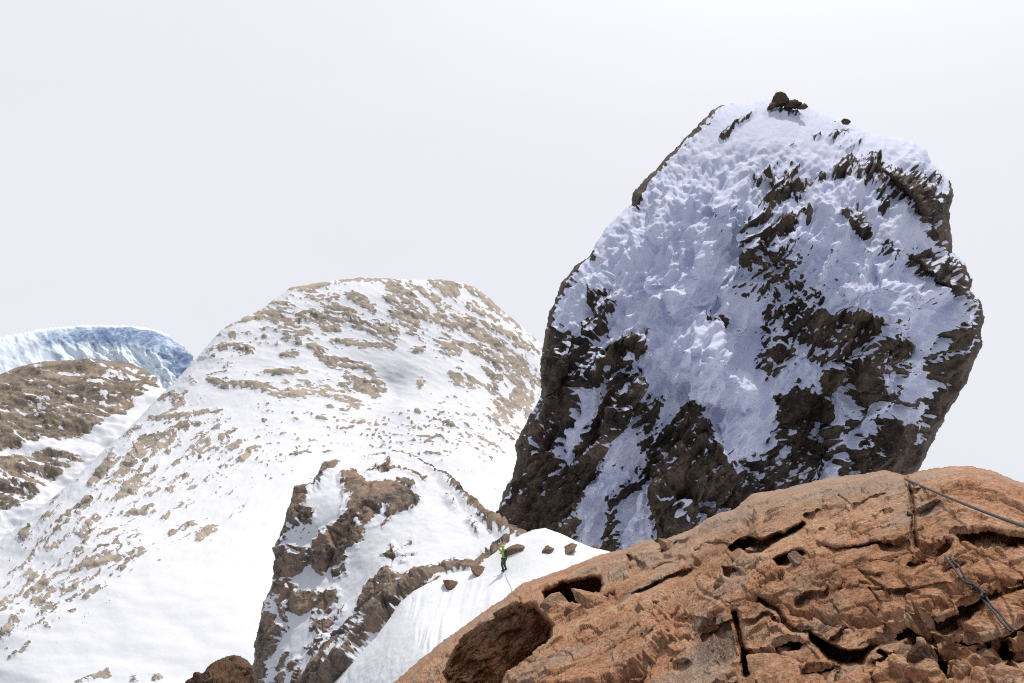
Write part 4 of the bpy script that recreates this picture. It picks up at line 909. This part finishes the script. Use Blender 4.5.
M_ROPE = plain('grey_rope', (.05, .05, .052), .75, vary=.35, scale=220)
M_DROPE = plain('dark_rope', (.035, .031, .036), .7, vary=.4, scale=160)
a = on(G_OU, 906, 481)
line = []
for k in range(41):
    t = k/40
    u, v = 905+t*(1075-905), 479+t*(543-479)+3.*math.sin(t*math.pi)
    line.append(pt(u, v, 1/((1-t)/(a.y-.17)+t/2.25)))
r_ = tube('rope', line, .0054, M_ROPE, 18, 260., 6)
tag(r_, 'taut grey twisted rope running from the crack towards the right', 'rope')
def drape(path, du, off):
    P = []
    for (u0, v0), (u1, v1) in zip(path[:-1], path[1:]):
        n = max(2, int(math.hypot(u1-u0, v1-v0)/2.5))
        for k in range(n):
            t = k/n
            P.append(on(G_OU, u0+(u1-u0)*t+du, v0+(v1-v0)*t)*(1-off))
    P.append(on(G_OU, path[-1][0]+du, path[-1][1])*(1-off))
    s = [P[0]]
    for _ in range(3):
        P = [P[0]]+[(P[i-1]+P[i]*2+P[i+1])/4 for i in range(1, len(P)-1)]+[P[-1]]
    return P
path = [(941, 546), (946, 556), (952, 560), (960, 572), (968, 582), (974, 584), (983, 588), (985, 600), (994, 604), (1001, 613), (1012, 622)]
e = bpy.data.objects.new('rope', None)
e.location = on(G_OU, 985, 596)
C.objects.link(e)
tag(e, 'two dark rope strands trailing side by side down the orange slab', 'rope')
for du in (-2.4, 2.8):
    o = tube('rope_strand', [p-e.location for p in drape([(u, v) for u, v in path], du, .016)], .0036, M_DROPE, 10, 300., 4)
    o.parent = e

# ------------------------------------------------------------------ climber
def skin(name, J, E, mat, root, sub=2, parent=None):
    me = bpy.data.meshes.new(name)
    keys = list(J)
    me.from_pydata([J[k][0] for k in keys], [(keys.index(a), keys.index(b)) for a, b in E], [])
    o = bpy.data.objects.new(name, me)
    C.objects.link(o)
    o.modifiers.new('s', 'SKIN')
    m = o.modifiers.new('d', 'SUBSURF')
    m.levels = m.render_levels = sub
    for k, sv in zip(keys, me.skin_vertices[0].data):
        r = J[k][1]
        sv.radius = (r, r) if isinstance(r, (int, float)) else r
        sv.use_root = (k == root)
    dg = bpy.context.evaluated_depsgraph_get()
    nm = bpy.data.meshes.new_from_object(o.evaluated_get(dg))
    o.modifiers.clear()
    o.data = nm
    nm.name = name
    nm.materials.clear()
    nm.materials.append(mat)
    for p in nm.polygons: p.use_smooth = True
    o.parent = parent
    return o
M_SKIN = plain('skin', (.55, .34, .25), .55)
M_LIME = plain('lime_jacket', (.30, .42, .03), .6, vary=.2, scale=9)
M_TROUS = plain('dark_trousers', (.05, .055, .04), .8)
M_BLACK = plain('black_gear', (.018, .018, .02), .6)
M_LHELM = plain('lime_helmet', (.38, .54, .05), .35)
foot = on(G_SA, 504, 571)
man = bpy.data.objects.new('person', None)
man.location = foot+Vector((0, 0, -.03))
man.rotation_euler = (0, 0, math.radians(62))
C.objects.link(man)
tag(man, 'climber in lime green jacket and helmet standing on the snow ridge', 'person')
# facing +Y of its own frame; left arm (-X) reaching up, right arm bent forward
J = {'pel': ((0, 0, .95), (.15, .12)), 'waist': ((0, .02, 1.08), (.145, .11)), 'chest': ((0, .06, 1.30), (.175, .125)), 'neck': ((0, .08, 1.48), .06), 'hd1': ((0, .10, 1.57), (.075, .085)), 'hd2': ((0, .115, 1.66), (.085, .10)), 'hd3': ((0, .105, 1.73), (.07, .085)),
     'shl': ((-.19, .06, 1.42), .075), 'ell': ((-.36, .16, 1.56), .05), 'wrl': ((-.38, .24, 1.80), .034), 'hal': ((-.385, .26, 1.88), (.042, .025)),
     'shr': ((.19, .06, 1.42), .075), 'elr': ((.31, .10, 1.16), .05), 'wrr': ((.24, .32, 1.10), .034), 'har': ((.22, .40, 1.11), (.042, .025)),
     'hipl': ((-.10, 0, .88), .10), 'knl': ((-.12, .10, .50), .068), 'anl': ((-.12, -.02, .09), .045), 'tol': ((-.13, .14, .035), (.045, .03)),
     'hipr': ((.10, 0, .88), .10), 'knr': ((.12, .05, .48), .068), 'anr': ((.12, -.10, .09), .045), 'tor': ((.13, .06, .035), (.045, .03))}
Ed = [('pel', 'waist'), ('waist', 'chest'), ('chest', 'neck'), ('neck', 'hd1'), ('hd1', 'hd2'), ('hd2', 'hd3')]
for s in 'lr':
    Ed += [('chest', 'sh'+s), ('sh'+s, 'el'+s), ('el'+s, 'wr'+s), ('wr'+s, 'ha'+s), ('pel', 'hip'+s), ('hip'+s, 'kn'+s), ('kn'+s, 'an'+s), ('an'+s, 'to'+s)]
skin('body', J, Ed, M_SKIN, 'pel', 2, man)
def grow(keys, g, ed, mat, name, root, over=None):
    JJ = {k: (J[k][0], tuple(x+g for x in (J[k][1] if isinstance(J[k][1], tuple) else (J[k][1],)*2))) for k in keys}
    JJ.update(over or {})
    return skin(name, JJ, [q for q in ed if q[0] in JJ and q[1] in JJ], mat, root, 2, man)
grow(['pel', 'waist', 'chest', 'shl', 'ell', 'wrl', 'shr', 'elr', 'wrr'], .028, Ed, M_LIME, 'jacket', 'chest', {'neck': ((0, .08, 1.47), (.075, .075)), 'pel': ((0, 0, .82), (.18, .15))})
grow(['pel', 'hipl', 'knl', 'anl', 'hipr', 'knr', 'anr'], .024, Ed, M_TROUS, 'trousers', 'pel', {'pel': ((0, 0, .93), (.16, .13))})
for s in 'lr':
    a_, t_ = J['an'+s][0], J['to'+s][0]
    skin('boot', {'a': ((a_[0], a_[1], .22), .062), 'b': ((a_[0], a_[1], .07), .065), 'c': ((t_[0], t_[1]+.03, .05), (.055, .045)), 'h': ((a_[0], a_[1]-.06, .05), (.05, .045))}, [('a', 'b'), ('b', 'c'), ('b', 'h')], M_BLACK, 'b', 2, man)
    w_, h_ = Vector(J['wr'+s][0]), Vector(J['ha'+s][0])
    dr = (h_-w_).normalized()
    sd = dr.cross(Vector((0, 1, .3))).normalized()
    JJ = {'w': (w_[:], .046), 'p': (h_[:], (.052, .034))}
    EE = [('w', 'p')]
    for i, l in enumerate((.075, .09, .085, .065)):
        b0 = h_+sd*(i-1.5)*.024+dr*.02
        JJ['f%d' % i] = ((b0+dr*l*.5)[:], .0115)
        JJ['g%d' % i] = ((b0+dr*l*.9+Vector((0, .02, -.01)))[:], .0095)
        EE += [('p', 'f%d' % i), ('f%d' % i, 'g%d' % i)]
    JJ['t'] = ((h_-sd*.06+dr*.0)[:], .013)
    JJ['u'] = ((h_-sd*.075+dr*.035)[:], .011)
    EE += [('p', 't'), ('t', 'u')]
    skin('glove', JJ, EE, M_BLACK, 'p', 1, man)
def shell(name, center, size, zmin, mat):
    bm = bmesh.new()
    bmesh.ops.create_uvsphere(bm, u_segments=24, v_segments=16, radius=1)
    bmesh.ops.delete(bm, geom=[v for v in bm.verts if v.co.z < zmin], context='VERTS')
    ed = [e_ for e_ in bm.edges if e_.is_boundary]
    ret = bmesh.ops.extrude_edge_only(bm, edges=ed)
    for v in [g for g in ret['geom'] if isinstance(g, bmesh.types.BMVert)]:
        v.co.x *= .9
        v.co.y *= .9
    for v in bm.verts:
        v.co = Vector((v.co.x*size[0], v.co.y*size[1], v.co.z*size[2]))+Vector(center)
    for f in bm.faces: f.smooth = True
    me = bpy.data.meshes.new(name)
    bm.to_mesh(me)
    bm.free()
    me.materials.append(mat)
    o = bpy.data.objects.new(name, me)
    C.objects.link(o)
    o.parent = man
    return o
shell('helmet', (0, .10, 1.69), (.115, .14, .12), -.2, M_LHELM)
skin('backpack', {'a': ((0, -.16, 1.02), (.13, .10)), 'b': ((0, -.17, 1.22), (.16, .12)), 'c': ((0, -.15, 1.46), (.13, .10)), 'd': ((0, -.12, 1.55), (.09, .07))}, [('a', 'b'), ('b', 'c'), ('c', 'd')], M_BLACK, 'b', 2, man)
rp = [on(G_SA, u, v)+Vector((0, -.02, .03)) for u, v in [(505, 573), (507, 579), (510, 586), (513, 594), (519, 602), (526, 612)]]
o = tube('climbing_rope', rp, .012, plain('pale_rope', (.35, .33, .36), .8), 8)
tag(o, 'thin climbing rope trailing down the snow from the climber', 'rope')

# ------------------------------------------------------------------ valley ground
bm = bmesh.new()
bmesh.ops.create_grid(bm, x_segments=160, y_segments=160, size=1)
me = bpy.data.meshes.new('ground')
p = np.array([v.co[:] for v in bm.verts])*np.array([850, 850, 1])+np.array([0, 250, 0])
p[:, 2] = -330+40*fbm(p/300*np.array([1, 1, 0]), 4, seed=3)
for v, q in zip(bm.verts, p): v.co = q
for f in bm.faces: f.smooth = True
bm.to_mesh(me)
bm.free()
me.materials.append(rock_snow('valley_snow', [(.3, (.1, .08, .07)), (.7, (.2, .16, .13))], .01, bump_d=1., snow_bump=.3))
at_ = me.attributes.new('rock', 'FLOAT', 'POINT')
at_.data.foreach_set('value', np.full(len(p), -1, np.float32))
o = bpy.data.objects.new('ground', me)
C.objects.link(o)
tag(o, 'snow covered valley floor far below the peaks', 'ground', kind='structure')

# ------------------------------------------------------------------ sky, sun, camera
w = bpy.data.worlds.new('World')
bpy.context.scene.world = w
w.use_nodes = True
t = w.node_tree
t.nodes.clear()
wo = t.nodes.new('ShaderNodeOutputWorld')
bg = t.nodes.new('ShaderNodeBackground')
bg.inputs['Strength'].default_value = .06
t.links.new(bg.outputs[0], wo.inputs[0])
sky = t.nodes.new('ShaderNodeTexSky')
sky.sky_type = 'NISHITA'
sky.sun_disc = False
sky.sun_elevation = SUN_EL
sky.sun_rotation = SUN_AZ
sky.altitude = 3500
sky.dust_density = .6
sky.ozone_density = 3.
co = t.nodes.new('ShaderNodeTexCoord').outputs['Generated']
dot = t.nodes.new('ShaderNodeVectorMath')
dot.operation = 'DOT_PRODUCT'
t.links.new(co, dot.inputs[0])
dot.inputs[1].default_value = tuple(SUN)
mu = dot.outputs['Value']
sep = t.nodes.new('ShaderNodeSeparateXYZ')
t.links.new(co, sep.inputs[0])
def mrange(x, a, b, c, d):
    n = t.nodes.new('ShaderNodeMapRange')
    n.interpolation_type = 'SMOOTHSTEP'
    for i, v in enumerate((a, b, c, d)): n.inputs[1+i].default_value = v
    t.links.new(x, n.inputs[0])
    return n.outputs[0]
# thin bright cloud: thick on the sun's side, broken on the far side
mp = t.nodes.new('ShaderNodeMapping')
mp.inputs['Scale'].default_value = (1.6, 1.6, 5)
t.links.new(co, mp.inputs['Vector'])
cl = noise(t, mp.outputs[0], 1.5, 5, .55, .3)
veil = math_(t, 'ADD', mrange(mu, -.15, .30, .10, 1.), mrange(sep.outputs['Z'], .0, .2, .12, 0.), clamp=True)
veil = math_(t, 'MULTIPLY', veil, mrange(sep.outputs['Z'], .42, .8, 1., .55))
glow = math_(t, 'POWER', math_(t, 'MAXIMUM', mu, 0.), 8.)
vcol = mix(t, mrange(cl, .3, .7, 0, 1), (13.7, 13.9, 15.0), (14.0, 14.2, 15.2))
gcol = mix(t, 1., vcol, (26., 25., 21.), 'ADD')
vc2 = mix(t, glow, vcol, gcol)
t.links.new(mix(t, veil, sky.outputs[0], vc2), bg.inputs['Color'])

sl = bpy.data.lights.new('sun', 'SUN')
sl.energy = 2.65
sl.angle = math.radians(.5)
sl.color = (1, .955, .89)
so = bpy.data.objects.new('sun', sl)
so.rotation_euler = (Vector((0, 0, 1)).rotation_difference(Vector(tuple(SUN)))).to_euler()
C.objects.link(so)

cam = bpy.data.cameras.new('camera')
cam.sensor_width = 36
cam.lens = F/1024*36
cam.clip_start = .05
cam.clip_end = 20000
cob = bpy.data.objects.new('camera', cam)
cob.rotation_euler = (math.pi/2-PITCH, 0, 0)
C.objects.link(cob)
sc = bpy.context.scene
sc.camera = cob
sc.view_settings.view_transform = 'Standard'
sc.view_settings.look = 'None'
sc.view_settings.exposure = 0
sc.view_settings.gamma = 1
sc.cycles.use_denoising = False
sc.cycles.pixel_filter_type = 'BLACKMAN_HARRIS'
sc.cycles.filter_width = 1.1
sc.cycles.max_bounces = 6
sc.cycles.diffuse_bounces = 4
